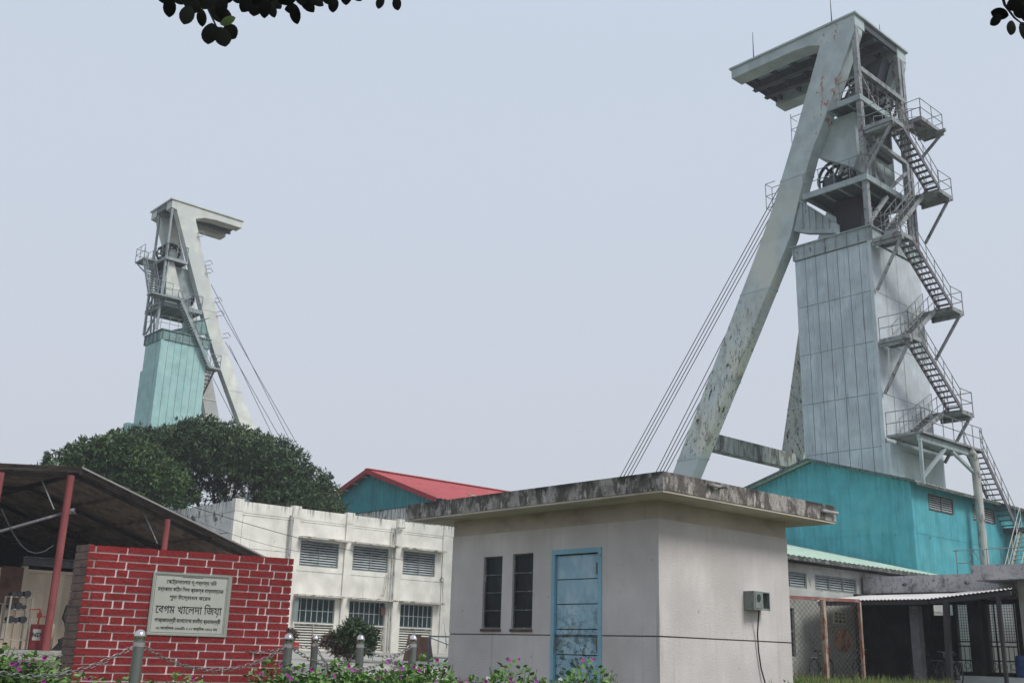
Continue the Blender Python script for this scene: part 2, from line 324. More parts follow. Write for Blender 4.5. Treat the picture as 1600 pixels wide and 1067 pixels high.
def louvre(parent, plane, c, a0,a1,z0,z1, n, slat='slat', frame='greenframe', mull=1, depth=.12, name='louvre_window', fw=.06):
    m=MB(); bx(m,plane,c,c+depth,a0,a0+fw,z0,z1); bx(m,plane,c,c+depth,a1-fw,a1,z0,z1)
    bx(m,plane,c,c+depth,a0+fw,a1-fw,z0,z0+fw); bx(m,plane,c,c+depth,a0+fw,a1-fw,z1-fw,z1)
    fr=m.build(name,frame,parent)
    b=MB(); bx(b,plane,c+depth+.01,c+depth+.03,a0,a1,z0,z1); b.build('backing','darkin',fr)
    L=a1-a0-2*fw; ang=math.radians(38)
    for i in range(n):
        z=z0+fw+(i+.5)*(z1-z0-2*fw)/n; h=(z1-z0)/n*.62
        if plane=='y': piece('slat',boxmesh(L,.012,h,slat),((a0+a1)/2,c+.05,z),fr,(-ang,0,0))
        else: piece('slat',boxmesh(.012,L,h,slat),(c+.05,(a0+a1)/2,z),fr,(0,ang,0))
    for k in range(mull):
        a=a0+(a1-a0)*(k+1)/(mull+1); mm=MB(); bx(mm,plane,c-.01,c+.012,a-.025,a+.025,z0+fw,z1-fw); mm.build('mullion',frame,fr)
    return fr

# ------------------------------------------------------------------ KIOSK
def kiosk():
    X,Y,X1,Y1=9.5,7.94,12.12,11.69; zt=2.75
    k=thing('kiosk','small grey plastered hut with a stained concrete roof slab and blue door','hut',(10.8,9.8,0))
    dh=(8.81/7*0,0,0,0)
    s=9.5/7
    def yy(v): return v*s
    def zz(v): return 1+(v-1)*s
    door=(yy(6.5),yy(7.13),-.1,zz(1.93)); w1=(yy(7.83),yy(8.11),zz(1.22),zz(1.91)); w2=(yy(7.39),yy(7.68),zz(1.22),zz(1.92))
    zg=zz(1.165); zb=2.545
    # front wall (faces -X) with door and window openings, groove left open and backed
    m=MB()
    holed(m,'x',X,Y,Y1,0,zg-.008,[(door[0],door[1],0-.0,zg-.008)],.2)
    holed(m,'x',X,Y,Y1,zg+.008,zb,[(door[0],door[1],zg+.008,door[3]),w1,w2],.2)
    m.build('front_wall','plaster',k)
    m=MB(); m.box(X+.002,X1,Y-.004,Y+.19,0,zg-.008); m.box(X+.002,X1,Y-.004,Y+.19,zg+.008,zb)
    m.box(X1-.2,X1,Y+.2,Y1-.2,0,zb); m.box(X+.2,X1,Y1-.2,Y1,0,zb)
    m.build('side_wall','plaster',k)
    m=MB(); m.box(X+.012,X+.19,Y+.21,door[0]-.01,zg-.008,zg+.008); m.box(X+.012,X+.19,door[1]+.01,Y1-.01,zg-.008,zg+.008)
    m.box(X+.012,X1-.012,Y+.012,Y+.19,zg-.008,zg+.008); m.build('wall_groove','groove',k)
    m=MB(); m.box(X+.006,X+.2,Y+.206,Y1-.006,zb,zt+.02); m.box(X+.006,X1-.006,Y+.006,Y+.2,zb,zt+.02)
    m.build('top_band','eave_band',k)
    o=.47
    m=MB(); m.box(X-o,X1+o,Y-o,Y1+o,zt+.03,2.985)
    rs=m.build('roof_slab','weathered',k)
    m=MB(); m.box(X-o+.01,X1+o-.01,Y-o+.01,Y1+o-.01,zt+.005,zt+.028); m.build('soffit','soffit',rs)
    m=MB(); m.tube([(X+.55,Y-o+.03,2.93),(X+.55,Y-o-.13,2.925)],.022,8); m.build('water_spout','weathered2',rs)
    m=MB(); m.tube([(X+.30,Y-o-.03,2.925),(X+.56,Y-o-.05,2.925)],.02,8); m.build('water_spout','weathered2',rs)
    m=MB(); m.tube([(X1+.10,Y-o-.02,2.89),(X1+.43,Y-o-.05,2.885)],.022,8); m.build('water_spout','weathered2',rs)
    # door
    f=MB(); d0,d1,_,dz=door
    f.box(X-.015,X+.10,d0,d0+.055,0.02,dz); f.box(X-.015,X+.10,d1-.055,d1,0.02,dz); f.box(X-.015,X+.10,d0+.055,d1-.055,dz-.06,dz)
    d=f.build('door','bluetrim',k)
    ph=(dz-.06-.02)/7.3
    z=dz-.075
    for i in range(8):
        h=ph-.012
        if z-h<0.02: h=z-.03
        if h<.05: break
        piece('panel',boxmesh(.035,d1-d0-.13,h,'bluedoor'),(X+.045+random.uniform(-.004,.004),(d0+d1)/2,z-h/2),d)
        z-=ph
    b=MB(); b.box(X+.07,X+.09,d0+.05,d1-.05,.02,dz-.06); b.build('backing','groove',d)
    b=MB(); b.box(X-.0,X+.03,d0+.07,d0+.1,dz-.32,dz-.18); b.box(X-.0,X+.03,d0+.07,d0+.1,dz-1.2,dz-1.06); b.tube([(X,d1-.11,1.18),(X-.04,d1-.11,1.18),(X-.04,d1-.11,1.05),(X,d1-.11,1.05)],.008,6); b.build('hinge','groove',d)
    for (a0,a1,z0,z1) in (w1,w2):
        m=MB(); t=.02
        m.box(X+.03,X+.07,a0,a0+t,z0,z1); m.box(X+.03,X+.07,a1-t,a1,z0,z1); m.box(X+.03,X+.07,a0+t,a1-t,z0,z0+t); m.box(X+.03,X+.07,a0+t,a1-t,z1-t,z1)
        for q in (1,2,3): zq=z0+(z1-z0)*q*.247; m.box(X+.035,X+.065,a0+t,a1-t,zq-.008,zq+.008)
        wn=m.build('window','steelframe',k)
        for q in range(4): piece('pane',boxmesh(.006,a1-a0-2*t,(z1-z0)*.235,'glass'),(X+.05,(a0+a1)/2,z0+(z1-z0)*(.13+.247*q)),wn)
        m=MB(); m.box(X-.02,X+.15,a0-.01,a1+.01,z0-.035,z0-.004); m.build('sill','rusty',wn)
        m=MB(); m.box(X+.19,X+.2,a0-.02,a1+.02,z0,z1); m.build('backing','darkin',wn)
    # meter box on the side wall
    mb=thing('meter_box','small open grey metal meter box on the hut side wall','meter box',(11.3,Y,1.7))
    bxx=(8.19*s,8.46*s); z0,z1=zz(1.435),zz(1.60); xm=bxx[0]+(bxx[1]-bxx[0])*.52
    m=MB(); m.box(bxx[0],xm,Y-.16,Y-.005,z0,z1); m.build('body','meter',mb)
    m=MB(); m.box(bxx[0]+.02,xm-.02,Y-.166,Y-.16,z0+.02,z1-.02); m.build('door_plate','meter',mb)
    m=MB(); pts=[(bxx[0]+.09+.038*math.cos(t),Y-.168,(z0+z1)/2+.03+.048*math.sin(t)) for t in [i*math.pi/8 for i in range(16)]]; m.prism(pts,(0,-.004,0)); m.build('meter_glass','meterdark',mb)
    m=MB(); x2=bxx[1]; t=.012
    m.box(xm+.004,x2,Y-.14,Y-.126,z0,z0+t); m.box(xm+.004,x2,Y-.14,Y-.005,z1-t,z1); m.box(xm+.004,x2,Y-.14,Y-.005,z0+t+.001,z0+2*t); m.box(x2-t,x2,Y-.14,Y-.005,z0+2*t+.001,z1-t-.001); m.box(xm+.004,x2-t-.002,Y-.012,Y-.004,z0+2*t+.002,z1-t-.001)
    m.build('side_compartment','meter',mb)
    m=MB(); m.box(xm+.006,x2-t-.004,Y-.05,Y-.013,z0+.05,z1-.02); m.build('inner_panel','meterdark',mb)
    cb=thing('cable','thin dark cable hanging from the meter box down the hut wall','cable',(11.3,Y-.03,0))
    m=MB(); pts=[(xm-.01,Y-.10,z0+.003),(xm+0,Y-.08,z0-.10),(xm+.025,Y-.04,z0-.28),(xm+.05,Y-.03,1.1),(xm+.09,Y-.03,.9),(xm+.17,Y-.05,.65),(xm+.30,Y-.06,.35),(xm+.34,Y-.05,0.0)]
    m.tube(pts,.0095,6); m.build('cord','rubber',cb)
kiosk()

# ------------------------------------------------------------------ BRICK MONUMENT
def monument():
    W,Dp,H=2.12,.30,1.92; z_c=.0768
    t=thing('brick_monument','low red brick memorial wall with white joints carrying an inscribed plaque','monument',(4.05,10.76,0),rz=math.radians(-13.31))
    m=MB(); m.box(.012,W-.012,.012,Dp-.012,0,H-.012); core=m.build('mortar_core','mortar',t,local=True)
    m=MB(); m.prism([(.012,.006,0),(.10,.006,0),(.10,.27,0),(-.070,.262,0)],(0,0,H-.01)); m.build('side_mortar','sidemortar',t,local=True)
    rows=int(H/z_c)
    crop={0:[207,403,597,785,965,1137,1308,1480],1:[345,540,727,912,1090,1260,1350],2:[195,392,585,772,945,1125,1205,1375,1465],3:[330,405,590,765,945,1120,1285,1340]}
    L={0:(160,1515),1:(155,1508),2:(148,1505),3:(142,1500)}
    base={}
    for r in crop: a,b=L[r]; base[r]=[(c-a)/(b-a) for c in crop[r]]
    odd=[.143,.193,.335,.47,.6,.80,.84,.90]; even=[.035,.105,.26,.4,.53,.70,.82,.94]
    pu0,pu1,pz0,pz1=.655,1.465,1.070,1.693
    for r in range(rows):
        z1=H-r*z_c-.0005; z0=z1-z_c+.0165
        zm=(z0+z1)/2
        if r in base: cuts=base[r]
        elif pz0<zm<pz1:
            cuts=[.133,.19,.335,.47,.6,.80,.825,.86] if r%2 else [.03,.1,.25,.40,.55,.76,.87,.945]
            if r%2: cuts=[.133,.19,.86-.02,.885] 
            else: cuts=[.035,.10,.25,.775,.90,.96]
        else: cuts=[.155,.285,.425,.56,.695,.835,.96] if r%2 else [.045,.19,.325,.46,.60,.735,.875]
        cuts=[0]+[c+(0 if r in base else random.uniform(-.008,.008)) for c in cuts]+[1]
        for i in range(len(cuts)-1):
            u0=cuts[i]*W; u1=cuts[i+1]*W
            segs=[(u0,u1)]
            if pz0-.01<zm<pz1+.01:
                segs=[]
                if u0<pu0-.03: segs.append((u0,min(u1,pu0+.006)))
                if u1>pu1+.03: segs.append((max(u0,pu1-.006),u1))
            for a,b in segs:
                g=.009; a2=a+(0 if a==0 else g); b2=b-(0 if b==W else g)
                if b2-a2<.03: continue
                piece('brick',boxmesh(round(b2-a2,2),.07,z1-z0,'redbrick'),((a2+b2)/2,.035-random.uniform(0.000,.004),zm+random.uniform(-.0015,.0015)),t,local=True)
        piece('side_brick',boxmesh(.05,.272,z1-z0+.008,'sidebrick'),(-.0175-random.uniform(.001,.004),.1425,zm),t,rot=(0,0,math.radians(17.8)),local=True)
        piece('side_brick',boxmesh(.05,Dp-.005,z1-z0,'redbrick'),(W-.024,.0725+(Dp-.075)/2,zm),t,local=True)
    # painted returns: first bricks at the corner belong to both faces
    
    pl=MB(); f0=.02
    pl.box(pu0,pu0+f0,-.014,.02,pz0,pz1); pl.box(pu1-.035,pu1,-.014,.02,pz0,pz1); pl.box(pu0+f0,pu1-.035,-.014,.02,pz1-.018,pz1); pl.box(pu0+f0,pu1-.035,-.014,.02,pz0,pz0+.016)
    fr=pl.build('plaque','plaqueframe',t,local=True)
    m=MB(); m.box(pu0+f0,pu1-.035,-.006,.02,pz0+.016,pz1-.018); m.build('marble_slab','marble',fr,local=True)
    m=MB(); a0,a1,b0,b1=pu0+.032,pu1-.047,pz0+.028,pz1-.030; h=.0022
    m.box(a0,a1,-.0085,-.006,b0,b0+h); m.box(a0,a1,-.0085,-.006,b1-h,b1); m.box(a0,a0+h,-.0085,-.006,b0+h,b1-h); m.box(a1-h,a1,-.0085,-.006,b0+h,b1-h); m.build('border_line','ink',fr,local=True)
    lines=[("েপেট্রাবাংলার ভূ-গর্ভস্থ খিন",.51,1.603,0),("মধ্যপাড়া কিঠন িশলা প্রকল্প বাস্তবায়েনর",.67,1.527,0),("শুভ উেদ্বাধন কেরন",.42,1.448,0),
           ("েবগম খােলদা িজয়া",.675,1.330,1),("গণপ্রজাতন্ত্রী বাংলােদেশর মাননীয়া প্রধানমন্ত্রী",.67,1.218,0),("২৫ অেক্টাবর ১৯৯৪ইং ॥ ১০ কার্িতক ১৪০১ বাং",.62,1.142,2)]
    cx=(a0+a1)/2
    for s,wd,z,big in lines:
        cu=bpy.data.curves.new('lettering','FONT'); cu.body=s; cu.size=.1; cu.resolution_u=2; cu.offset=.0008 if big!=1 else .0004; cu.extrude=.01
        ob=bpy.data.objects.new('lettering_tmp',cu); C.objects.link(ob)
        bpy.context.view_layer.update()
        me=bpy.data.meshes.new_from_object(ob.evaluated_get(bpy.context.evaluated_depsgraph_get()))
        C.objects.unlink(ob); bpy.data.objects.remove(ob)
        if not me.vertices: continue
        co=np.array([v.co[:] for v in me.vertices]); mn,mxx=co.min(0),co.max(0)
        sc=wd/(mxx[0]-mn[0]); hh={0:.064,1:.125,2:.044}[big]; scz=hh/(mxx[1]-mn[1])
        for v in me.vertices:
            x,y,zz_=v.co; v.co=((x-(mn[0]+mxx[0])/2)*sc,-zz_*.12,(y-(mn[1]+mxx[1])/2)*scz)
        me.materials.clear(); me.materials.append(M['ink'])
        o=bpy.data.objects.new('lettering',me); C.objects.link(o); o.parent=fr; o.location=(cx,-.0075,z)
    m=MB(); m.box(cx-.10,cx+.11,-.0075,-.006,1.651,1.656); m.build('heading_line','ink',fr,local=True)
monument()

# ------------------------------------------------------------------ BOLLARDS AND CHAINS
def linkmesh():
    m=MB(); a,b=.029,.0125; pts=[]
    for i in range(12):
        t=2*math.pi*i/12; pts.append(((a-b)*(1 if math.cos(t)>0 else -1)+b*math.cos(t)*1.1,b*math.sin(t)*1.1,0))
    m.tube(pts,.0034,5,closed=True); return m.mesh('link',M['chainsteel'],smooth=True)
LINK=linkmesh()
def bollards():
    pos=dict(A=(3.28,7.52,1.06,'galvanised bollard with steel cap standing before the brick wall plaque'),
             B=(4.82,8.07,1.08,'galvanised bollard at the right-hand end of the brick wall'),
             C=(6.60,8.68,1.12,'galvanised bollard nearest the grey hut'),
             D=(6.34,10.07,1.10,'slim looking galvanised bollard just right of the brick wall, set farther back'),
             E=(5.95,8.65,1.10,'galvanised bollard in front of the leafy shrub'),
             L=(1.74,6.97,1.04,'galvanised bollard at the left beyond the brick wall'),
             K=(2.6,11.9,1.06,'galvanised bollard behind the left end of the brick wall'))
    first=None
    for k,(x,y,h,lab) in pos.items():
        r=.038; h-=.02
        if first is None:
            t=thing('bollard',lab,'bollard',(x,y,0),'bollards around the memorial'); first=t
            m=MB(); m.tube([(x,y,-.05),(x,y,h-.03)],r,16); m.build('post','galv',t,smooth=False)
            m=MB(); R=.0425; pts=[]
            secs=[[(x+R*math.cos(a)*math.cos(2*math.pi*i/16),y+R*math.cos(a)*math.sin(2*math.pi*i/16),h+R*1.05*math.sin(a)) for i in range(16)] for a in [-.95,-.6,-.3,0,.3,.6,.9,1.2,1.5]]
            m.loft(secs); m.build('cap','capsteel',t,smooth=True)
            m=MB(); m.tube([(x,y,h-.075),(x,y,h-.045)],.041,16); m.build('collar','capsteel',t)
            h0=h
        else:
            t=copytree(first); t.location=(x,y,h-h0); t['label']=lab
    return {k:(v[0],v[1],v[2]-.02) for k,v in pos.items()}
BP=bollards()
def chain(a,b,sag,lab):
    p=Vector((BP[a][0],BP[a][1],BP[a][2]-.07)); q=Vector((BP[b][0],BP[b][1],BP[b][2]-.07))
    d=(q-p); d.z=0; d.normalize(); p+=d*.045; q-=d*.045
    t=thing('chain',lab,'chain',p,'chains between the bollards')
    # sample the catenary
    N=400; pts=[p.lerp(q,i/N)-Vector((0,0,4*sag*(i/N)*(1-i/N))) for i in range(N+1)]
    ln=[0]
    for i in range(N): ln.append(ln[-1]+(pts[i+1]-pts[i]).length)
    pitch=.048; n=int(ln[-1]/pitch); j=0
    for k in range(n):
        s=(k+.5)*ln[-1]/n
        while ln[j+1]<s: j+=1
        c=pts[j].lerp(pts[j+1],(s-ln[j])/(ln[j+1]-ln[j])); dr=(pts[j+1]-pts[j]).normalized()
        qn=dr.to_track_quat('X','Z').to_matrix().to_4x4() @ Matrix.Rotation(math.pi/2*(k%2)+random.uniform(-.35,.35),4,'X')
        o=piece('link',LINK,c,t); o.rotation_euler=qn.to_euler()
chain('L','A',.19,'steel chain sagging from the front bollard at the plaque out to the left')
chain('A','B',.175,'steel chain hanging low across the face of the red brick wall')
chain('B','C',.20,'long steel chain from the wall end bollard to the hut-side bollard')
chain('K','D',.16,'steel chain passing behind the brick wall')
chain('D','E',.20,'short steel chain between the slim bollard and the shrub bollard')
chain('E','C',.09,'short steel chain between the shrub bollard and the hut-side bollard')

# ------------------------------------------------------------------ WHITE BUILDING
def white_building():
    X0,Y0,X1,Y1=24.92,47.91,42.0,60.0; zt=7.86; zb=.3
    t=thing('white_building','cream two-storey flat-roofed block with grey louvred windows','building',(33,54,.6))
    U=[(28.85,31.2),(32.1,34.43),(35.44,37.7)]
    holes=[]
    for a,b in U: holes+= [(a,b,4.98,6.27),(a,b,2.17,3.40),(a,b,.86,2.12)]
    m=MB(); holed(m,'y',Y0,X0,X1,zb,zt-.55,holes,.25); m.build('front_wall','whitewall',t)
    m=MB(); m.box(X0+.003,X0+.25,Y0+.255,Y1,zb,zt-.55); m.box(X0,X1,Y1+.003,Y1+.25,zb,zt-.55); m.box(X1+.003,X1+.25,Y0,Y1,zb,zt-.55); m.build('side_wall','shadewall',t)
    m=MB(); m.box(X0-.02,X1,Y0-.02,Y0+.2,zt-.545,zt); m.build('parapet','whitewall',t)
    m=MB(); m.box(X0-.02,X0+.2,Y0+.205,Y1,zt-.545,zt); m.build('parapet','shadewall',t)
    m=MB(); m.box(X0+.21,X1,Y0+.21,Y1,zt-.62,zt-.5); m.build('roof','concrete',t)
    for x in (X0,28.23,31.54,34.87,38.2):
        m=MB(); m.box(x-.03,x+.42,Y0-.10,Y0-.022,zb,zt-.5); m.box(x-.04,x+.44,Y0-.12,Y0+.25,zt-.498,zt+.10); m.build('pilaster','whitewall',t)
    for z in (7.2,4.72,3.75):
        m=MB(); 
        for i,x in enumerate((X0,28.23,31.54,34.87)): m.box(x+.44,x+3.27,Y0-.012,Y0-.002,z-.012,z+.012)
        if z!=3.75: m.build('wall_joint','pipe',t)
    m=MB(); m.box(X0+.5,28.1,Y0-.012,Y0-.002,5.58,5.6); m.box(X0+.5,X0+.52,Y0-.012,Y0-.002,5.6,7.2); m.build('wall_joint','pipe',t)
    m=MB(); m.box(X0-.012,X0-.002,Y0+.5,Y1-1,6.28,6.31); m.box(X0-.012,X0-.002,Y0+.3,Y1-1,5.2,5.22); m.box(X0-.012,X0-.002,Y0+3.2,Y0+3.23,5.2,6.28); m.build('wall_joint','edge',t)
    for a,b in U:
        for z in (6.34,3.46):
            m=MB(); m.box(a-.22,b+.42,Y0-.55,Y0+.02,z,z+.09); m.build('sunshade','chajja',t)
        louvre(t,'y',Y0+.05,a,b,4.98,6.27,9,name='louvre_window')
        v=louvre(t,'y',Y0+.06,a,b,.86,2.12,9,slat='slatw',frame='chajja',name='vent_panel')
        # glazed lower window
        m=MB(); z0,z1=2.17,3.40; fw=.05; y=Y0+.08
        m.box(a,a+fw,y,y+.06,z0,z1); m.box(b-fw,b,y,y+.06,z0,z1); m.box(a+fw,b-fw,y,y+.06,z0,z0+fw); m.box(a+fw,b-fw,y,y+.06,z1-fw,z1)
        w_=m.build('window','greenframe',t)
        for k in range(1,7):
            x=a+(b-a)*k/7; m=MB(); m.box(x-.022,x+.022,y-.004,y+.03,z0+fw,z1-fw); m.build('mullion','slat',w_)
        m=MB(); m.box(a+fw,b-fw,y+.002,y+.024,z0+.58,z0+.615); m.build('transom','slat',w_)
        for k in range(7):
            for r in range(2):
                zz0,zz1=(z0+fw,z0+.58) if r==0 else (z0+.62,z1-fw)
                piece('pane',boxmesh((b-a)/7-.06,.008,zz1-zz0,'winglass' if k>0 or a>29 else 'darkin'),(a+(b-a)*(k+.5)/7,y+.035+random.uniform(0,.01),(zz0+zz1)/2),w_)
        m=MB(); m.box(a,b,Y0+.22,Y0+.24,z0,z1); m.build('backing','darkin',w_)
    # open shutter on the first lower window
    m=MB(); m.box(28.60,28.84,Y0-.30,Y0-.27,2.2,3.38); m.build('open_sash','greenframe',t)
    for x,r in ((28.08,.05),(34.70,.06),(34.52,.035),(28.16,.03)):
        m=MB(); m.tube([(x,Y0-.02,zt-.45),(x,Y0-.2,zt-.5),(x,Y0-.2,.9)],r,8); m.build('drain_pipe','pipe',t)
    m=MB(); m.tube([(34.86,Y0-.1,zt-.35),(34.86,Y0-.32,zt-.42),(35.2,Y0-.3,zt-.35)],.07,8); m.build('rain_spout','slatw',t)
    m=MB(); m.tube([(34.3,Y0-.12,4.9),(34.25,Y0-.14,4.2),(34.15,Y0-.16,3.75),(33.9,Y0-.15,3.75)],.025,6); m.build('bent_pipe','pipe',t)
    m=MB(); pts=[(38.15+.1*math.cos(a),Y0-.1,4.85+.14*math.sin(a)) for a in [i*.55 for i in range(12)]]
    m.tube(pts+[(38.25,Y0-.1,4.4),(38.35,Y0-.08,3.0),(38.75,Y0-.1,1.1)],.018,6); m.build('hanging_cable','rubber',t)
    m=MB(); m.box(34.02,34.30,Y0-.2,Y0-.125,2.75,3.15); m.build('fuse_box','rusty',t)
white_building()

# ------------------------------------------------------------------ RED-ROOFED HALL
def red_hall():
    X,Yr,zr=42.54,61.77,13.15; sl=.332; w=8.1; L=26
    t=thing('red_roofed_hall','deep teal hall with a bright red pitched sheet roof','building',(55,61.8,.8))
    for sgn,nm in ((-1,'roof'),(1,'roof')):
        ye=Yr+sgn*w; ze=zr-sl*w
        n=Vector((0,sgn*sl,1)).normalized()
        m=MB(); m.corr((X-.5,Yr,zr),(X+L,Yr,zr),(X-.5,ye,ze),(X+L,ye,ze),70,.03,n); m.build('roof_slope','redroof',t,recalc=False)
        m=MB(); m.prism([(X-.52,Yr,zr+.05),(X-.52,ye,ze+.05),(X-.52,ye,ze-.28),(X-.52,Yr,zr-.28)],(-.05,0,0)); m.build('verge_board','redfascia',t)
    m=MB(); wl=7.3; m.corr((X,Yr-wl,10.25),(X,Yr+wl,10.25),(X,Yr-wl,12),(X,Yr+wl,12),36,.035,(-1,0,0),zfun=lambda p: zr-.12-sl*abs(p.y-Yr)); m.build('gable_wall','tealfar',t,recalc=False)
    m=MB(); m.box(X+.08,X+L,Yr-wl,Yr+wl,.3,10.24); m.build('shaded_lower_wall','shadewall',t)
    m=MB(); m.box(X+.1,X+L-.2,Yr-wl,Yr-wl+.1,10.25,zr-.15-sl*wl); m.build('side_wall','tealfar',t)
    for i in range(7):
        for sgn in (-1,1):
            y=Yr+sgn*(.6+i*1.15); z=zr-.14-sl*abs(y-Yr); piece('purlin',boxmesh(.5,.12,.14,'slat'),(X-.26,y,z-.07),t)
    m=MB(); m.box(X-.55,X+L,Yr-.2,Yr+.2,zr+.03,zr+.09); m.build('ridge_cap','redroof',t)
red_hall()

# ------------------------------------------------------------------ TEAL BUILDING ROUND THE RIGHT TOWER
def teal_house():
    X,Yw=43.85,22.3; Yr=27.1; zr=10.2; sl=.293; Yl=31.9; L=16
    t=thing('teal_house','bright teal sheet-clad building at the foot of the large headframe','building',(50,27,.8))
    zf=lambda p: zr-.10-sl*abs(p.y-Yr)
    def corrwall(name,z0,z1,rows=1,zfun=None):
        m=MB(); m.corr((X,Yw,z0),(X,Yl,z0),(X,Yw,z1),(X,Yl,z1),34,.022,(-1,0,0),zfun=zfun); m.build(name,'teal',t,recalc=False)
    corrwall('gable_sheet',.5,6.55); 
    m=MB(); m.corr((X-.012,Yw,6.5),(X-.012,Yl,6.5),(X-.012,Yw,8),(X-.012,Yl,8),34,.022,(-1,0,0),zfun=lambda p:min(8.55,zf(p))); m.build('gable_sheet','teal',t,recalc=False)
    m=MB(); m.corr((X-.024,Yw,8.5),(X-.024,Yl,8.5),(X-.024,Yw,8),(X-.024,Yl,8),34,.022,(-1,0,0),zfun=zf); m.build('gable_sheet','teal',t,recalc=False)
    # side wall in two sheet courses, louvres between
    for z0,z1,dy in ((.5,6.55,0),(6.5,8.72,-.012)):
        m=MB()
        if z0<1: m.corr((X,Yw+dy,z0),(X+L,Yw+dy,z0),(X,Yw+dy,z1),(X+L,Yw+dy,z1),50,.012,(0,-1,0))
        else:
            m.corr((X,Yw+dy,z0),(X+L,Yw+dy,z0),(X,Yw+dy,7.63),(X+L,Yw+dy,7.63),50,.012,(0,-1,0))
            for a,b,n in ((X,45.35,5),(47.75,49.75,7),(52.1,X+L,24)): m.corr((a,Yw+dy,7.63),(b,Yw+dy,7.63),(a,Yw+dy,z1),(b,Yw+dy,z1),n,.012,(0,-1,0))
            for a,b in ((45.35,47.75),(49.75,52.1)): m.box(a,b,Yw+dy-.008,Yw+dy+.008,8.38,z1)
        m.build('side_sheet','teal',t,recalc=False)
    for a,b in ((45.35,47.75),(49.75,52.1)): louvre(t,'y',Yw-.03,a,b,7.65,8.38,6,slat='slat',frame='edge',name='louvre_window',mull=1)
    m=MB(); m.box(X-.04,X+.10,Yw-.04,Yw+.06,.5,8.6); m.build('corner_trim','teal',t)
    for sgn in (-1,1):
        ye=Yr+sgn*5.25; ze=zr-sl*5.25; n=Vector((0,sgn*sl,1)).normalized()
        xa,xb=X-.45,X+L+.4
        # roof sheets stop round the tower casing that passes through them
        segs=[(xa,44.0,0),(49.4,xb,0)] if sgn<0 else [(xa,xb,0)]
        m=MB(); m.corr((xa,Yr,zr),(xb,Yr,zr),(xa,ye,ze),(xb,ye,ze),60,.02,n); r=m.build('roof_slope','greenroof',t,recalc=False)
        m=MB(); m.prism([(xa-.02,Yr,zr+.04),(xa-.02,ye,ze+.04),(xa-.02,ye,ze-.10),(xa-.02,Yr,zr-.10)],(-.04,0,0)); m.build('verge_board','tealedge',t)
        m=MB(); m.box(xa,xb,ye-.06,ye+.03,ze-.16,ze-.03); m.build('eave_gutter','edge',t)
teal_house()

# ------------------------------------------------------------------ ANNEX with pale green roof
def annex():
    t=thing('annex','low pale annex with mint sheet roof and dark louvred openings','building',(34,24,.5))
    Y=21.1; za=3.46; x0,x1=24.0,43.8
    wins=[(30.3,33.35),(33.9,36.72)]
    holes=[(a,b,za,za+.55) for a,b in wins]+[(31.6,32.45,1.15,2.75)]
    m=MB(); holed(m,'y',Y,x0,x1,.2,4.40,holes,.22); m.build('front_wall','annexwall',t)
    m=MB(); m.box(x0,x1,Y-.035,Y-.005,3.10,3.42); m.build('white_band','step',t)
    m=MB(); holed(m,'y',Y-.02,x0,x1,.2,3.09,[(31.6,32.45,1.15,2.75)],.018); m.build('shaded_lower_wall','annexlow_shade',t)  # thin skin over the lower wall, awning shade painted into its tone
    for a,b in wins: louvre(t,'y',Y+.02,a,b,za,za+.55,5,slat='slat',frame='meter',name='louvre_window',mull=2)
    m=MB(); m.box(31.6,32.45,Y+.08,Y+.1,1.15,2.75); wi=m.build('window','glass',t)
    m=MB(); m.box(31.6,31.65,Y+.03,Y+.07,1.15,2.75); m.box(32.4,32.45,Y+.03,Y+.07,1.15,2.75); m.box(31.65,32.4,Y+.03,Y+.07,1.95,2.0); m.build('frame','steelframe',wi)
    # roof
    ye,ze=20.65,4.50; yb=29.0; zb=ze+.227*(yb-ye)
    n=Vector((0,-.227,1)).normalized()
    m=MB(); m.corr((x0,ye,ze),(43.8,ye,ze),(x0,yb,zb),(43.8,yb,zb),60,.018,n); m.build('roof_slope','greenroof',t,recalc=False)
    m=MB(); m.box(x0,43.8,ye-.10,ye,ze-.17,ze-.03); m.build('eave_gutter','edge',t)
    m=MB(); m.box(x0,43.8,ye,Y+.2,4.30,4.34); m.build('eave_soffit','sheddark',t)
    # ventilator block and disc on the wall behind the mesh
    v=thing('ventilator_block','square cream ventilator block on the wall behind the mesh','ventilator',(35.3,Y,2.5))
    a0,a1,z0,z1=34.9,35.75,2.33,2.78
    m=MB(); m.box(a0,a1,Y-.06,Y-.005,z0,z1); m.build('block','creamblock',v)
    for i in range(3):
        for j in range(3): piece('opening',boxmesh(.16,.02,.09,'darkin'),(a0+.17+i*.255,Y-.065,z0+.09+j*.135),v)
    d=thing('terracotta_disc','round terracotta coloured disc on the wall above the bicycles','disc',(35.6,Y,1.77))
    m=MB(); m.prism([(35.5+.62*math.cos(i*math.pi/14),Y-.06,1.76+.40*math.sin(i*math.pi/14)) for i in range(28)],(0,.05,0)); m.build('disc_plate','circle',d)
    m=MB(); m.box(35.47,35.53,Y-.075,Y-.062,1.4,2.12); m.build('dark_bar','rusty',d)
annex()

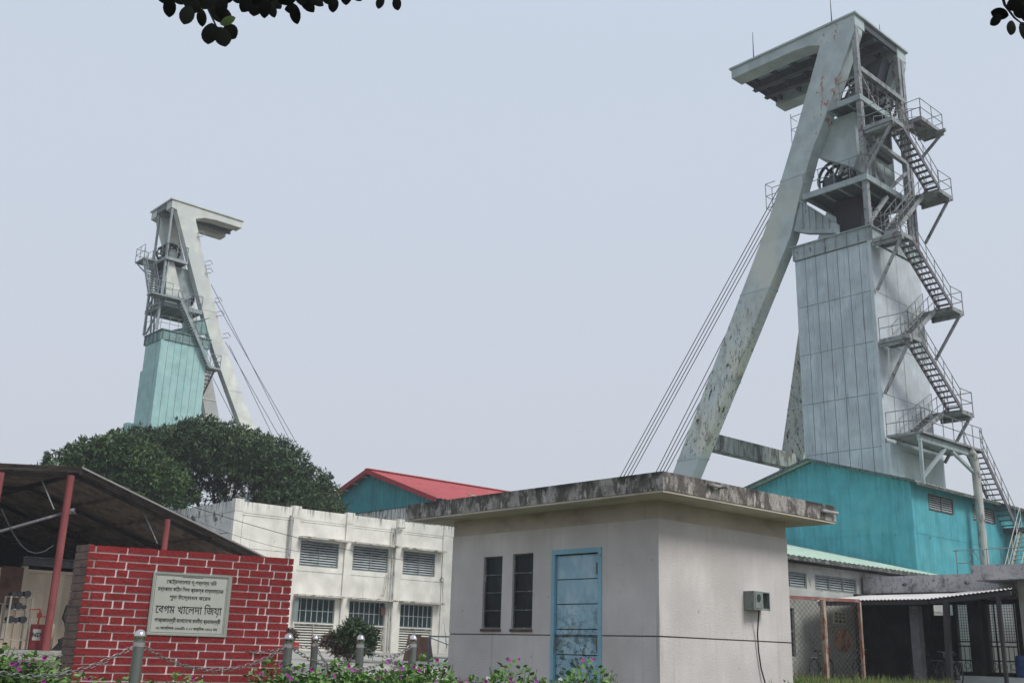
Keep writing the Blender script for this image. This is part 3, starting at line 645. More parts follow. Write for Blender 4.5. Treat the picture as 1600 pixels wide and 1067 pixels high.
# ------------------------------------------------------------------ FLAT ROOF + CANOPY
def flat_block():
    t=thing('flat_roofed_porch','dark open porch under a stained flat concrete roof','building',(40,16,.5))
    m=MB(); m.box(37.0,37.2,13.0,21.0,3.50,4.1); pf=m.build('parapet_fascia','weathered2',t)
    for y in (19.3,17.0):
        m=MB(); m.tube([(37.05,y,3.80),(36.83,y,3.77)],.055,8); m.build('drain_spout','edge',pf)
    m=MB(); m.box(37.2,42.2,12.9,20.95,3.50,3.66); m.box(37.21,37.6,20.4,21.05,3.6,4.1); m.build('roof_slab','weathered2',t)
    m=MB(); m.box(37.3,37.65,16.9,17.25,.4,3.5); m.build('pillar','sheddark',t)
    m=MB(); m.box(33.75,34.05,17.25,17.55,.3,2.85); m.build('pillar','steeldark',t)
    m=MB(); m.box(36.4,42,20.93,21.07,.4,3.45); m.build('porch_shade_sheet','sheddark',t)  # dark sheet added before the annex wall to stand in for porch shade
    # back wall with the grille opening
    m=MB(); holed(m,'x',42.0,12.5,22.6,.4,3.5,[(17.55,19.85,.78,3.35),(20.0,20.85,2.92,3.33),(13.2,15.6,.78,3.0)],.15); m.build('back_wall','sheddark',t)
    g=thing('steel_gate','dark patterned steel gate closing the back of the porch','gate',(41.9,18.7,.6))
    m=MB()
    for y in (17.55,18.32,18.70,19.08,19.85): m.beam((41.9,y,.78),(41.9,y,3.35),.05 if y not in (18.70,) else .28)
    for z in (.78,1.22,1.75,1.92,3.33): m.beam((41.9,17.55,z),(41.9,19.85,z),.05 if z<3 else .04)
    m.build('frame','darksteel',g)
    for i in range(24):
        y=17.62+i*.096; m=MB(); m.beam((41.88,y,1.92),(41.88,y,3.33),.014); m.build('bar','darksteel',g)
    for i in range(13):
        z=2.0+i*.105; m=MB(); m.beam((41.92,17.55,z),(41.92,19.85,z),.014); m.build('bar','darksteel',g)
    for i in range(12):
        y=17.7+i*.19; m=MB(); m.beam((41.88,y,.8),(41.88,y,1.75),.02); m.build('bar','darksteel',g)
    for i in range(6):
        y=17.75+i*.36; m=MB(); m.tube([(41.87,y+.12*math.cos(a),1.02+.12*math.sin(a)) for a in [k*math.pi/6 for k in range(12)]],.012,5,closed=True); m.build('scroll','darksteel',g)
    # light yard wall beyond
    w_=thing('yard_wall','pale low yard wall seen through the steel gate','wall',(48,19,.6))
    m=MB(); m.box(45,45.2,12,22.1,.5,3.6); m.build('panel','whitewall',w_)
    # canopy slab, nearer
    c=thing('concrete_canopy','stained concrete canopy slab at the right with whitish pillar','canopy',(38,13,.5))
    m=MB(); m.box(35.05,37.2,7,15.93,3.72,4.20); m.box(37.21,42.2,7,15.93,4.101,4.195); m.build('slab','weathered2',c)
    m=MB(); m.box(35.9,36.3,14.45,14.85,.4,3.71); m.build('pillar','annexwall',c)
    s=thing('porch_step','white painted step at the bottom of the porch','step',(35.5,16,.3))
    m=MB(); m.box(35.2,36.3,14.0,16.7,.3,.70); m.box(34.9,35.19,13.9,16.9,.3,.55); m.build('block','step',s)
    d=thing('drum','blue plastic drum beside the porch step','drum',(34.2,14.4,.7))
    m=MB(); cx,cy=35.6,14.75
    secs=[[(cx+r*math.cos(i*math.pi/8),cy+r*math.sin(i*math.pi/8),z) for i in range(16)] for r,z in ((.24,.705),(.27,.75),(.27,1.0),(.285,1.02),(.27,1.04),(.27,1.3),(.25,1.36),(.2,1.38))]
    m.loft(secs); m.build('barrel','bluedrum',d)
    # railing standing on the flat roof
    r=thing('roof_railing','thin metal railing on the flat roof below the stair','railing',(37.3,16.5,4.1))
    m=MB()
    for y in (17.5,17.0,16.4): m.tube([(37.4,y,4.1),(37.4,y,4.95)],.018,5)
    m.tube([(37.4,17.6,4.95),(37.4,15.93,4.95)],.018,5); m.tube([(37.4,17.5,4.5),(37.4,17.0,4.5)],.018,5)
    m.tube([(37.4,15.9,4.2),(37.4,15.9,4.95)],.018,5)
    m.tube([(37.4,16.9,4.95),(37.4,16.35,4.15)],.02,5); m.tube([(37.4,15.93,4.95),(37.4,13,4.95)],.018,5); m.tube([(37.4,14.9,4.2),(37.4,14.9,4.95)],.018,5)
    m.build('rails','rail',r)
    # corrugated awning
    a=thing('tin_awning','pale corrugated tin awning over the parked bicycles','awning',(35,17,.4))
    F=[(33.0,20.5,3.02),(33.0,16.5,3.02),(33.0,13.8,3.28)]; B=[(37.0,20.9,3.42),(37.0,17.5,3.44),(37.0,15.5,3.60)]
    n=Vector((-.1,0,1)).normalized()
    for i,k in ((0,30),(1,20)): 
        m=MB(); m.corr(F[i],F[i+1],B[i],B[i+1],k,.02,n); m.build('tin_sheet','awning',a,recalc=False)
    for p,q,b_ in (((33.1,20.5,2.93),(33.1,16.52,2.93),.14),((33.1,16.48,2.93),(33.1,13.9,3.15),.14),((37,20.8,3.3),(37,15.5,3.42),.12)):
        m=MB(); m.beam(p,q,.08,b_); m.build('beam','darksteel',a)
    for x,y,z in ((33.1,20.3,2.9),(33.1,14.3,3.05)):
        m=MB(); m.beam((x,y,.3),(x,y,z),.10); m.build('post','darksteel',a)
    m=MB(); m.beam((33.1,16.05,.3),(33.1,15.95,2.93),.16); m.build('post','darksteel',a)
    for y in (19.5,18.2,16.9,15.4): 
        m=MB(); m.beam((33.1,y,2.95),(37,y,3.36),.05,.08); m.build('rafter','darksteel',a)
flat_block()

# ------------------------------------------------------------------ MESH FENCE
def meshfence():
    pts=[Vector((26.2,17.95,0)),Vector((28.11,17.28,0)),Vector((29.41,16.85,0))]
    t=thing('mesh_fence','rusty framed wire mesh panel right beside the grey hut','fence',(28.1,17.3,.3))
    m=MB(); m.beam((28.11,17.28,.2),(28.11,17.28,2.74),.13); m.build('post','rustframe',t)
    m=MB(); m.beam((29.41,16.85,.2),(29.41,16.85,2.76),.085); m.build('post','rustframe',t)
    m=MB(); m.beam((26.2,17.95,.2),(26.2,17.95,2.74),.085); m.build('post','rustframe',t)
    for a,b in ((0,1),(1,2)):
        p,q=pts[a],pts[b]; m=MB(); m.beam((p.x,p.y,2.77),(q.x,q.y,2.78),.06,.09); m.build('top_rail','rusttop',t)
        # diamond wires
        L=(q-p).length; d=(q-p).normalized(); z0,z1=.35,2.72; H=z1-z0; wm=MB(); g=.16
        k=-int(H/g)
        while k*g<L:
            for sgn in (1,-1):
                # line u = k*g + s, z = z0 + s (or mirrored)
                s0=max(0,-k*g); s1=min(H,L-k*g)
                if s1>s0:
                    u0,u1=k*g+s0,k*g+s1
                    zz0,zz1=(z0+s0,z0+s1) if sgn>0 else (z1-s0,z1-s1)
                    A=p+d*u0; B=p+d*u1; off=.006*sgn
                    wm.beam((A.x+off,A.y,zz0),(B.x+off,B.y,zz1),.007)
            k+=1
        o=wm.build('wire_mesh','wire',t,recalc=False); o['kind']='stuff'
meshfence()

# ------------------------------------------------------------------ BICYCLES
def bicycle(loc, ang, label, first=None):
    if first:
        b=copytree(first); b.location=loc; b.rotation_euler=(0,0,ang); b['label']=label; return b
    t=thing('bicycle',label,'bicycle',loc,'bicycles parked under the awning',ang)
    R=.33
    for cx in (-.52,.52):
        m=MB(); m.tube([(cx+R*math.cos(a),0,R+R*math.sin(a)) for a in [i*math.pi/14 for i in range(28)]],.022,6,closed=True); wh=m.build('wheel','tyre',t,local=True)
        m=MB()
        for i in range(14): a=i*math.pi/7; m.tube([(cx,0.02*(-1)**i,R),(cx+R*.95*math.cos(a),0,R+R*.95*math.sin(a))],.003,4)
        m.build('spokes','rail',wh,local=True)
        m=MB(); m.tube([(cx+.37*math.cos(a),0,R+.37*math.sin(a)) for a in [.3+i*.25 for i in range(10)]],.02,5); m.build('mudguard','bikepaint',t,local=True)
    m=MB(); BB=(-.05,0,.30); ST=(-.20,0,.78); HT=(.34,0,.82); HB=(.38,0,.64)
    for a,b_ in ((BB,ST),(ST,HT),(BB,HB),(HT,HB),(BB,(-.52,0,R)),(ST,(-.52,0,R)),(HB,(.52,0,R))): m.tube([a,b_],.017,6)
    m.build('frame','bikepaint',t,local=True)
    m=MB(); m.tube([(.34,0,.82),(.32,0,.98)],.015,6); m.tube([(.16,.27,1.0),(.32,.18,1.02),(.36,0,.98),(.32,-.18,1.02),(.16,-.27,1.0)],.013,6); m.build('handlebar','rail',t,local=True)
    m=MB(); m.loft([[(-.36,-.09,.90),(-.36,.09,.90),(-.36,.09,.96),(-.36,-.09,.96)],[(-.18,-.05,.90),(-.18,.05,.90),(-.18,.05,.95),(-.18,-.05,.95)],[(-.06,-.02,.91),(-.06,.02,.91),(-.06,.02,.94),(-.06,-.02,.94)]]); m.tube([(-.20,0,.78),(-.22,0,.91)],.014,6); m.build('saddle','tyre',t,local=True)
    m=MB(); m.tube([(-.05+.09*math.cos(a),.05,.30+.09*math.sin(a)) for a in [i*math.pi/6 for i in range(12)]],.008,4,closed=True); m.tube([(-.05,.05,.3),(.05,.07,.17)],.01,5); m.tube([(-.05,-.05,.3),(-.15,-.07,.43)],.01,5); m.build('crank','rail',t,local=True)
    m=MB(); m.box(-.80,-.40,-.07,.07,.70,.72); m.tube([(-.75,.05,.70),(-.52,.04,R)],.007,4); m.tube([(-.75,-.05,.70),(-.52,-.04,R)],.007,4); m.build('carrier','rail',t,local=True)
    return t
b0=bicycle((32.9,20.4,.42),.08,'bicycle leaning by the wall window behind the mesh')
bicycle((35.2,20.3,.44),.25,'bicycle under the terracotta disc',b0)
bicycle((33.9,16.4,.42),.9,'bicycle at the dark pillar in the porch',b0)
bicycle((36.0,18.3,.45),1.2,'bicycle deep in the dark porch',b0)

# ------------------------------------------------------------------ STAIRS / RAILINGS
STEELS=('steel','rail')
def rail_run(m, pts, h=1.05, step=1.0, r=.022, mid=2):
    for a,b in zip(pts,pts[1:]):
        a=Vector(a); b=Vector(b); L=(b-a).length; n=max(1,round(L/step))
        for k in range(n+1):
            p=a.lerp(b,k/n); m.tube([p,p+Vector((0,0,h))],r,4)
        for j in range(mid): 
            z=Vector((0,0,h*(j+1)/mid)); m.tube([a+z,b+z],r,4)
def flight(parent, p, q, wv, n, smat='steeldark', rmat='rail', rails=(1,1), name='stair_flight'):
    """stringers from p (top, near edge) to q (bottom); wv = width vector"""
    p=Vector(p); q=Vector(q); wv=Vector(wv); m=MB()
    m.beam(p,q,.05,.22); m.beam(p+wv,q+wv,.05,.22)
    fl=m.build(name,smat,parent)
    run=(q-p); horiz=Vector((run.x,run.y,0)); alongx=abs(horiz.x)>abs(horiz.y)
    tr=.24; W=wv.length-.07
    me=boxmesh(tr,W,.035,smat) if alongx else boxmesh(W,tr,.035,smat)
    for i in range(n):
        c=p.lerp(q,(i+.5)/n)+wv/2; piece('step',me,c,fl)
    m=MB()
    for s,o in zip(rails,(Vector((0,0,0)),wv)):
        if s: rail_run(m,[p+o,q+o],1.0,.95,.02)
    if m.v: m.build('handrail',rmat,fl)
    return fl
def deck(parent, x0,x1,y0,y1,z, rails='', mat='steel', rmat='rail', th=.06, name='landing', eb=.2, h=1.05):
    m=MB(); m.box(x0,x1,y0,y1,z-th,z); 
    m.box(x0,x1,y0,y0+.06,z-eb,z-th-.001); m.box(x0,x1,y1-.06,y1,z-eb,z-th-.001); m.box(x0,x0+.06,y0+.062,y1-.062,z-eb,z-th-.001); m.box(x1-.06,x1,y0+.062,y1-.062,z-eb,z-th-.001)
    o=m.build(name,mat,parent)
    m=MB(); e=.03
    E={'s':[(x0+e,y0+e,z),(x1-e,y0+e,z)],'n':[(x0+e,y1-e,z),(x1-e,y1-e,z)],'w':[(x0+e,y0+e,z),(x0+e,y1-e,z)],'e':[(x1-e,y0+e,z),(x1-e,y1-e,z)]}
    for k in rails: rail_run(m,E[k],h)
    if m.v: m.build('railing',rmat,o)
    return o

# ------------------------------------------------------------------ HEADFRAMES
def headframe(t, T, roofL, bW, mats, caseA, caseB, ringz, p1z, p2z, seams, postb, splay=.175, girders=True):
    leg,beamm,under,steel,railm,cl_side,cl_front,seamm,ring = mats
    mk=lambda: MB(T)
    # legs: (z, inner a, outer a)
    prof=[(33.05,.0,2.5),(32.5,.02,2.3),(32.1,.06,2.05),(28.1,1.92,3.62),(26.1,2.98,4.45),(23.9,3.80,5.38),(22.0,4.4,6.3),(10.2,4.4+.409*11.8,6.3+.367*11.8),(.3,4.4+.409*21.7,6.3+.367*21.7)]
    if not girders: prof=[(33.05,.25,2.15),(32.1,.5,1.95),(23.6,4.0,5.1),(22.0,4.75,5.85),(10.2,9.85,11.1),(.3,14.1,15.4)]
    wb=.75 if girders else .62
    for side in (0,1):
        secs=[]
        for z,ai,ao in prof:
            sp=max(0,22-z)*splay; b0=-sp-.012 if side==0 else bW-wb+sp*1.2+.012
            secs.append([(ai,b0,z),(ao,b0,z),(ao,b0+wb,z),(ai,b0+wb,z)])
        m=mk(); m.loft(secs); lg=m.build('inclined_leg',leg,t)
        for zc in (25.2,19.3,14.6,10.7):
            k=next(i for i in range(len(prof)-1) if prof[i][0]>=zc>prof[i+1][0]); u=(prof[k][0]-zc)/(prof[k][0]-prof[k+1][0])
            c=[tuple(Vector(secs[k][i]).lerp(Vector(secs[k+1][i]),u)) for i in range(4)]; e=.018
            off=((-e,-e),(e,-e),(e,e),(-e,e))
            m=mk(); m.loft([[(c[i][0]+off[i][0]+dz*-.45,c[i][1]+off[i][1],c[i][2]+dz) for i in range(4)] for dz in (.05,-.05)]); m.build('splice_plate',beamm,lg)
    # cross beam low down
    sp=10.4*splay
    m=mk(); m.box(8.75,9.35,-sp+wb+.02,bW-wb+sp-.02,11.2,12.05); m.build('cross_beam','stainedbeam' if girders else beamm,t)
    # roof
    m=mk(); m.box(-.12,roofL+.1,-.1,bW+.1,33.06,33.16); rf=m.build('roof_deck',beamm,t)
    for b0,b1 in ((0,.95),(bW-.95,bW)):
        m=mk(); m.box(3.6,roofL,b0,b1,32.50,33.055)
        m.loft([[(-.0,b0,32.45),(2.0,b0,32.0),(2.0,b0,33.055),(-.0,b0,33.055)],[(-.0,b1,32.45),(2.0,b1,32.0),(2.0,b1,33.055),(-.0,b1,33.055)]])
        m.loft([[(2.001,b0,32.1),(2.7,b0,32.40),(3.599,b0,32.5),(3.599,b0,33.055),(2.001,b0,33.055)],[(2.001,b1,32.1),(2.7,b1,32.40),(3.599,b1,32.5),(3.599,b1,33.055),(2.001,b1,33.055)]])
        m.build('roof_edge_girder',beamm,t)
    n=2 if bW>4.5 else 1
    for k in range(n):
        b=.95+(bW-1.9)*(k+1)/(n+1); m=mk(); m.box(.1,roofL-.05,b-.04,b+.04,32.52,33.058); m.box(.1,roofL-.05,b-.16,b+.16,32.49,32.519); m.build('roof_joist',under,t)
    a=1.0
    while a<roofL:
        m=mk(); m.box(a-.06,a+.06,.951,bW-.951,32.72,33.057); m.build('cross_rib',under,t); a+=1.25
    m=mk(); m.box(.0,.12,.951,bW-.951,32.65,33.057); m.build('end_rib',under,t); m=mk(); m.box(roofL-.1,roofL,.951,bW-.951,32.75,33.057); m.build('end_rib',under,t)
    # posts, front frame
    for b in postb:
        m=mk(); pw=.26 if girders else .15; m.beam((.12,b,ringz),(.12,b,32.45),pw,pw); m.build('frame_post',steel,t)
    b0,b1=postb[0],postb[-1]
    def bar(p,q,w=.14): m=mk(); m.beam(p,q,w,w); m.build('brace',steel,t)
    if girders:
        bar((.1,b0,30.0),(.1,b1,29.9),.26); bar((.1,b0+.2,29.75),(.1,1.8,28.35),.12)
        bar((.1,b0,26.35),(.1,b1,26.15),.2); bar((.05,b0-.1,24.7),(.05,2.75,27.85),.13); bar((.1,.3,25.9),(.1,2.1,24.0),.18)
        bar((.1,2.15,23.8),(.1,b1,26.0),.15); bar((.1,.2,21.6),(.1,2.1,23.5),.17); bar((.6,2.0,24),(.6,2.0,28),.18)
    # deep plate girder between the legs
    m=mk(); m.prism([(1.8,wb+.01,p1z-.35),(3.2,wb+.01,25.75),(2.4,wb+.01,24.95),(.9,wb+.01,26.4),(.75,wb+.01,p1z-.35)],(0,bW-2*wb-.02,0)) if False else m.loft([[(x,wb+.01,z) for x,z in ((2.2,p1z-.35),(3.15,26.35),(2.75,26.1),(1.05,25.0),(.8,25.6),(.8,p1z-.35))],[(x,bW-wb-.01,z) for x,z in ((2.2,p1z-.35),(3.15,26.35),(2.75,26.1),(1.05,25.0),(.8,25.6),(.8,p1z-.35))]])
    m.build('plate_girder',beamm if girders else 'farsteel',t)
    if girders:
        m=mk(); m.loft([[(x,bW-1.6,z) for x,z in ((.5,32.4),(2.1,32.2),(2.9,28.6),(1.9,28.5))],[(x,bW-wb-.02,z) for x,z in ((.5,32.4),(2.1,32.2),(2.9,28.6),(1.9,28.5))]]); m.build('inner_plate',under,t)
    else:
        m=mk(); m.loft([[(x,bW-wb-.6,z) for x,z in ((.3,32.4),(1.6,32.4),(2.2,28.8),(1.3,28.6))],[(x,bW-wb-.02,z) for x,z in ((.3,32.4),(1.6,32.4),(2.2,28.8),(1.3,28.6))]]); m.build('inner_plate',beamm,t)
    # brackets from legs to casing top
    for b_ in (0.02,bW-.5):
        P=((3.78,23.75),(4.25,22.25),(3.6,21.95),(1.85,21.45+ringz-21.3),(1.85,21.98+ringz-21.3),(2.0,22.1+ringz-21.3))
        if not girders: P=((4.05,24.6),(4.3,23.4),(2.2,23.0),(2.2,23.75))
        m=mk(); m.loft([[(a_,b_+.05,z) for a_,z in P],[(a_,b_+.40,z) for a_,z in P]]); br=m.build('bracket_girder',ring,t)
        for k in range(5):
            u=k/4.6; a_=P[0][0]-.1-(P[0][0]-2.1)*u; zt_=P[0][1]-(P[0][1]-P[-1][1])*u*1.0
            zb_=(P[1][1] if girders else P[1][1])-( .45 if girders else .4)*u
            m=mk(); m.box(a_-.02,a_+.02,b_-.03,b_+.05,zb_-.05,zt_-.03); m.build('stiffener',ring,br)
        m=mk(); m.loft([[(P[0][0],b_-.06,P[0][1]),(P[0][0],b_+.46,P[0][1]),(P[0][0],b_+.46,P[0][1]+.05),(P[0][0],b_-.06,P[0][1]+.05)],[(P[-1][0],b_-.06,P[-1][1]),(P[-1][0],b_+.46,P[-1][1]),(P[-1][0],b_+.46,P[-1][1]+.05),(P[-1][0],b_-.06,P[-1][1]+.05)]]); m.build('flange',ring,br)
    # casing
    a0,a1=caseA; c0,c1=caseB; zb=.5
    m=mk(); m.box(a0+.05,a1-.05,c0+.05,c1-.05,zb,ringz-.05); cs=m.build('shaft_casing',seamm,t)
    zs=seams
    nA=7; nB=4 if girders else 4; wA=(a1-a0)/nA; wB=(c1-c0)/nB
    pan={}
    def panel(w_,h_,face,mat):
        k=(round(w_,3),round(h_,3),face,mat)
        if k in pan: return pan[k]
        m=MB(); N=6
        # ribbed sheet in (a,z) or (b,z) local coordinates, mapped through T's axes
        vs=[];fs=[]
        g=.012
        for i in range(N*2+1):
            u=-w_/2+g+(w_-2*g)*i/(N*2); dpt=(.028 if i%2 else 0.0) if mat!=cl_front or girders is False and False else (.006 if i%2 else 0)
            for zz in (-h_/2+g,h_/2-g): vs.append((u,dpt,zz))
        for i in range(N*2): fs.append((2*i,2*i+2,2*i+3,2*i+1))
        # a = along sheet; normal axis = outward
        if face=='b0':   # sheet spans a, outward -b
            loc=[(p[0],-p[1],p[2]) for p in vs]
        else:            # sheet spans b, outward -a
            loc=[(-p[1],p[0],p[2]) for p in vs]
        o0=Vector(T(0,0,0)); m.v=[tuple(Vector(T(*p))-o0) for p in loc]; m.f=fs
        pan[k]=m.mesh('panel',M[mat],recalc=False); return pan[k]
    for zi in range(len(zs)-1):
        zA,zB=zs[zi],zs[zi+1]
        for i in range(nA):
            piece('panel',panel(wA,zB-zA,'b0',cl_side),T(a0+(i+.5)*wA,c0+.02+random.uniform(-.006,.006),(zA+zB)/2),cs)
        for i in range(nB):
            piece('panel',panel(wB,zB-zA,'a0',cl_front),T(a0+.02+random.uniform(-.005,.005),c0+(i+.5)*wB,(zA+zB)/2),cs)
    m=mk(); m.box(a0-.05,a0+.12,c0-.05,c0+.12,zb,ringz-.5); m.build('corner_trim',cl_front,cs)
    # ring beam with stiffeners
    z0=ringz-.75
    m=mk(); m.box(a0-.06,a1+.06,c0-.06,c1+.06,z0,ringz-.05); m.box(a0-.16,a1+.16,c0-.16,c1+.16,ringz-.05,ringz); rb=m.build('ring_beam',ring,t)
    for i in range(nA+1):
        a_=a0+(a1-a0)*i/nA; m=mk(); m.box(a_-.015,a_+.015,c0-.14,c0-.06,z0,ringz-.051); m.build('stiffener',ring,rb)
    for i in range(nB+1):
        b_=c0+(c1-c0)*i/nB; m=mk(); m.box(a0-.14,a0-.06,b_-.015,b_+.015,z0,ringz-.051); m.build('stiffener',ring,rb)
    # sheave wheels, two levels
    m=mk(); m.box(1.1,2.5,1.3,bW-1.2,ringz-.1,p2z-.32)
    if girders: m.build('machine_housing','wheel',t)
    m=mk(); m.box(.6,1.5,1.3,bW-1.3,p1z-2.2,p1z-.4); m.build('machine_housing','wheel' if girders else under,t)
    for zc,ac in ((p2z+1.05,2.45),(p1z+.9,.9)):
        for b_ in (1.25,1.75,bW-2.0,bW-1.5) if bW>4.5 else (1.1,1.5,bW-1.4):
            R=.9 if girders else .65
            m=mk(); m.tube([(ac+R*math.cos(i*math.pi/14),b_,zc+R*math.sin(i*math.pi/14)) for i in range(28)],.085,6,closed=True)
            for i in range(6): m.beam((ac,b_,zc),(ac+R*math.cos(i*math.pi/3),b_,zc+R*math.sin(i*math.pi/3)),.07,.1)
            m.tube([(ac,b_-.12,zc),(ac,b_+.12,zc)],.18,10); m.build('sheave_wheel','wheel',t)
        m=mk(); m.beam((ac,.95,zc),(ac,bW-.9,zc),.2,.2); m.box(ac-.3,ac+.3,.8,1.05,zc-1.2,zc-.1); m.box(ac-.3,ac+.3,bW-1.2,bW-.95,zc-1.2,zc-.1); m.build('bearing_block',under,t)
    m=mk(); m.box(2.75,3.0,.82,1.05,p2z,p2z+.32); m.build('red_motor','redpaint',t)

def tdeck(t,T,a0,a1,b0,b1,z,edges,mat,railm,th=.1,eb=.3):
    m=MB(T); m.box(a0,a1,b0,b1,z-th,z)
    m.box(a0,a1,b0,b0+.1,z-eb,z-th-.001); m.box(a0,a1,b1-.1,b1,z-eb,z-th-.001); m.box(a0,a0+.1,b0+.102,b1-.102,z-eb,z-th-.001); m.box(a1-.1,a1,b0+.102,b1-.102,z-eb,z-th-.001)
    k=a0+.8
    while k<a1-.3: m.box(k-.04,k+.04,b0+.102,b1-.102,z-eb+.05,z-th-.001); k+=.9
    o=m.build('platform',mat,t); q=MB(T); q.box(a0+.12,a1-.12,b0+.12,b1-.12,z-th-.02,z-th-.003); q.build('floor_plate','soffit_d' if mat=='towerplain' else 'fardark',o); m=MB()
    e=.05; E={'b0':[(a0+e,b0+e,z),(a1-e,b0+e,z)],'b1':[(a0+e,b1-e,z),(a1-e,b1-e,z)],'a0':[(a0+e,b0+e,z),(a0+e,b1-e,z)]}
    for k in edges: rail_run(m,[T(*p) for p in E[k]],1.1,.9,.022)
    if m.v: m.build('railing',railm,o)
    return o

def right_tower():
    OX,OY=44.14,23.44
    T=lambda a,b,z: (OX+b,OY+a,z)
    t=thing('headframe','large grey-green mine headframe with a zigzag steel stair, on the right','mine headframe',(46.6,30,.8))
    headframe(t,T,7.7,5.3,('towerleg','tower','soffit_d','steel','rail','clad','clad_flat','seam','towerplain'),(.06,4.25),(0,4.95),21.3,28.4,24.0,
              [8.6,10.5,13.0,15.5,18.0,20.5],(.12,4.45,4.85))
    # NB: the pale front cladding faces the stair
    tdeck(t,T,-.05,1.8,-.13,4.7,28.40,('a0',),'towerplain','rail'); 
    m=MB(); rail_run(m,[T(.1,.05,28.4),T(1.7,.05,28.4)],1.1,.6,.022); m.build('railing','rail',t)
    tdeck(t,T,-.1,3.5,-.13,4.7,24.0,('a0','b0'),'towerplain','rail')
    m=MB(); rail_run(m,[T(.05,.4,21.3),T(.05,4.6,21.3)],1.1,.9,.02); m.build('railing','rail',t)
    # stair tower on the pale face, two flights per storey
    Yo,Ym,Yi=21.85,22.58,23.36     # outer, middle, inner
    levels=[(26.55,24.2),(20.55,17.95),(15.5,12.75)]
    def bracket(x,z,ln=1.5,x2=None):
        m=MB()
        m.beam((x,Yi,z-.28),(x,Yo,z-.28),.14,.16); m.beam((x,Yi,z-.3-ln),(x,Yo+.15,z-.36),.12); m.build('landing_bracket','steel',t)
    # front flights (outer lane) and back flights (inner lane)
    L={'A':26.55,'B':24.20,'C':20.55,'D':17.95,'E':15.50,'F':12.75,'G':10.95}
    deck(t,44.05,45.2,Yo,Yi,L['A'],'sw'); bracket(44.2,L['A'],1.9)
    deck(t,45.201,49.3,Ym+.05,Yi,L['A']+1.55,'s') if False else None
    deck(t,48.1,50.6,Yo+.4,Yi,28.3,'sew'); bracket(49.9,28.3,1.2)
    flight(t,(49.0,Ym+.15,28.3),(45.2,Ym+.15,26.55),(0,.65,0),9)
    flight(t,(45.0,Yo+.03,L['A']),(48.6,Yo+.03,L['B']),(0,.65,0),12)
    deck(t,48.5,50.0,Yo,Yi,L['B'],'se'); bracket(49.6,L['B'],2.0); 
    flight(t,(48.6,Ym+.08,L['B']),(45.4,Ym+.08,L['C']+.75),(0,.65,0),13,smat='steel')
    m=MB(); m.beam((45.4,Ym+.4,L['C']+.75),(45.0,Ym+.4,L['C']),.7,.1); m.build('foot_plate','steel',t)
    for hi,lo,nx in (('C','D','E'),('E','F','G')):
        deck(t,44.05,45.15,Yo,Yi,L[hi],'sw'); bracket(44.2,L[hi],2.3)
        flight(t,(45.0,Yo+.03,L[hi]),(48.75,Yo+.03,L[lo]),(0,.65,0),13)
        deck(t,48.7,49.95,Yo,Yi,L[lo],'se'); bracket(49.6,L[lo],2.0)
        flight(t,(48.7,Ym+.08,L[lo]),(45.3,Ym+.08,L[nx]),(0,.65,0),11,smat='steel')
    # long bottom landing and big posts
    deck(t,44.05,50.1,Yo-.25,Yi,L['G'],'sw',eb=.1)
    m=MB(); m.beam((44.1,Yo,L['G']-.27),(49.4,Yo,L['G']-.27),.16,.28); m.build('support_beam','towerplain',t)
    for p,q in (((44.2,Yo,8.6),(44.2,Yo,10.55)),((44.25,Yo,8.95),(46.5,Yo,10.5)),((47.2,Yo,10.5),(49.22,Yo-.05,9.75))):
        m=MB(); m.beam(p,q,.13,.13); m.build('support_brace','towerplain',t)
    m=MB(); m.tube([(49.3,Yo-.1,4.1),(49.3,Yo-.1,9.6),(49.28,Yo-.1,10.3),(49.15,Yo-.1,10.62),(48.8,Yo-.1,10.75)],.19,14); m.build('tubular_post','pipe',t)
    flight(t,(49.9,Yo-.2,L['G']),(53.0,Yo-.2,7.55),(0,.75,0),15)
    deck(t,52.9,54.3,Yo-1.1,Yo+.6,7.55,'en',mat='steeldark')
    flight(t,(53.2,Yo-1.1,7.55),(50.6,Yo-1.1,4.3),(0,.75,0),15,smat='slatw',rmat='slatw')
    m=MB(); m.tube([(54.0,Yo-.5,.8),(54.0,Yo-.5,7.3)],.2,12); m.build('tubular_post','pipe',t)
    # lower casing extension and annex box by the stair
    m=MB(); m.box(49.1,49.12+.9,23.6,25.2,8.5,11.2); m.build('duct_box','clad',t)
    m=MB(); m.box(44.05,45.2,23.2,23.42,8.4,10.6); m.build('duct_box','clad',t)
    # masts
    for a,b,h in ((6.25,.1,1.75),(1.35,.1,1.6),(.3,3.2,.9)):
        m=MB(T); m.tube([(a,b,33.15),(a,b,33.15+h*.6),(a,b,33.15+h)],.035,5,r2=.012); m.build('lightning_rod','cable',t)
    # small ladder cage on the outer edge of the leg
    m=MB(); 
    for z in (24.0,24.7,25.4): m.tube([T(5.25,.1,z),T(5.85,.1,z+.0),T(5.85,.7,z),T(5.2,.7,z)],.022,4)
    for a,b in ((5.85,.1),(5.85,.7)): m.tube([T(a,b,24),T(a,b,25.4)],.022,4)
    m.build('ladder_cage','rail',t)
    m=MB(); 
    for z in (28.0,28.7): m.tube([T(3.45,.1,z),T(4.1,.1,z),T(4.1,.7,z)],.02,4)
    m.tube([T(4.1,.1,27.2),T(4.1,.1,28.9)],.02,4); m.build('ladder_cage','rail',t)
    # hoist ropes
    rows=[((46.6,30.3,25.6),(41.60,11.30)),((46.6,30.15,25.0),(40.0,11.2))]
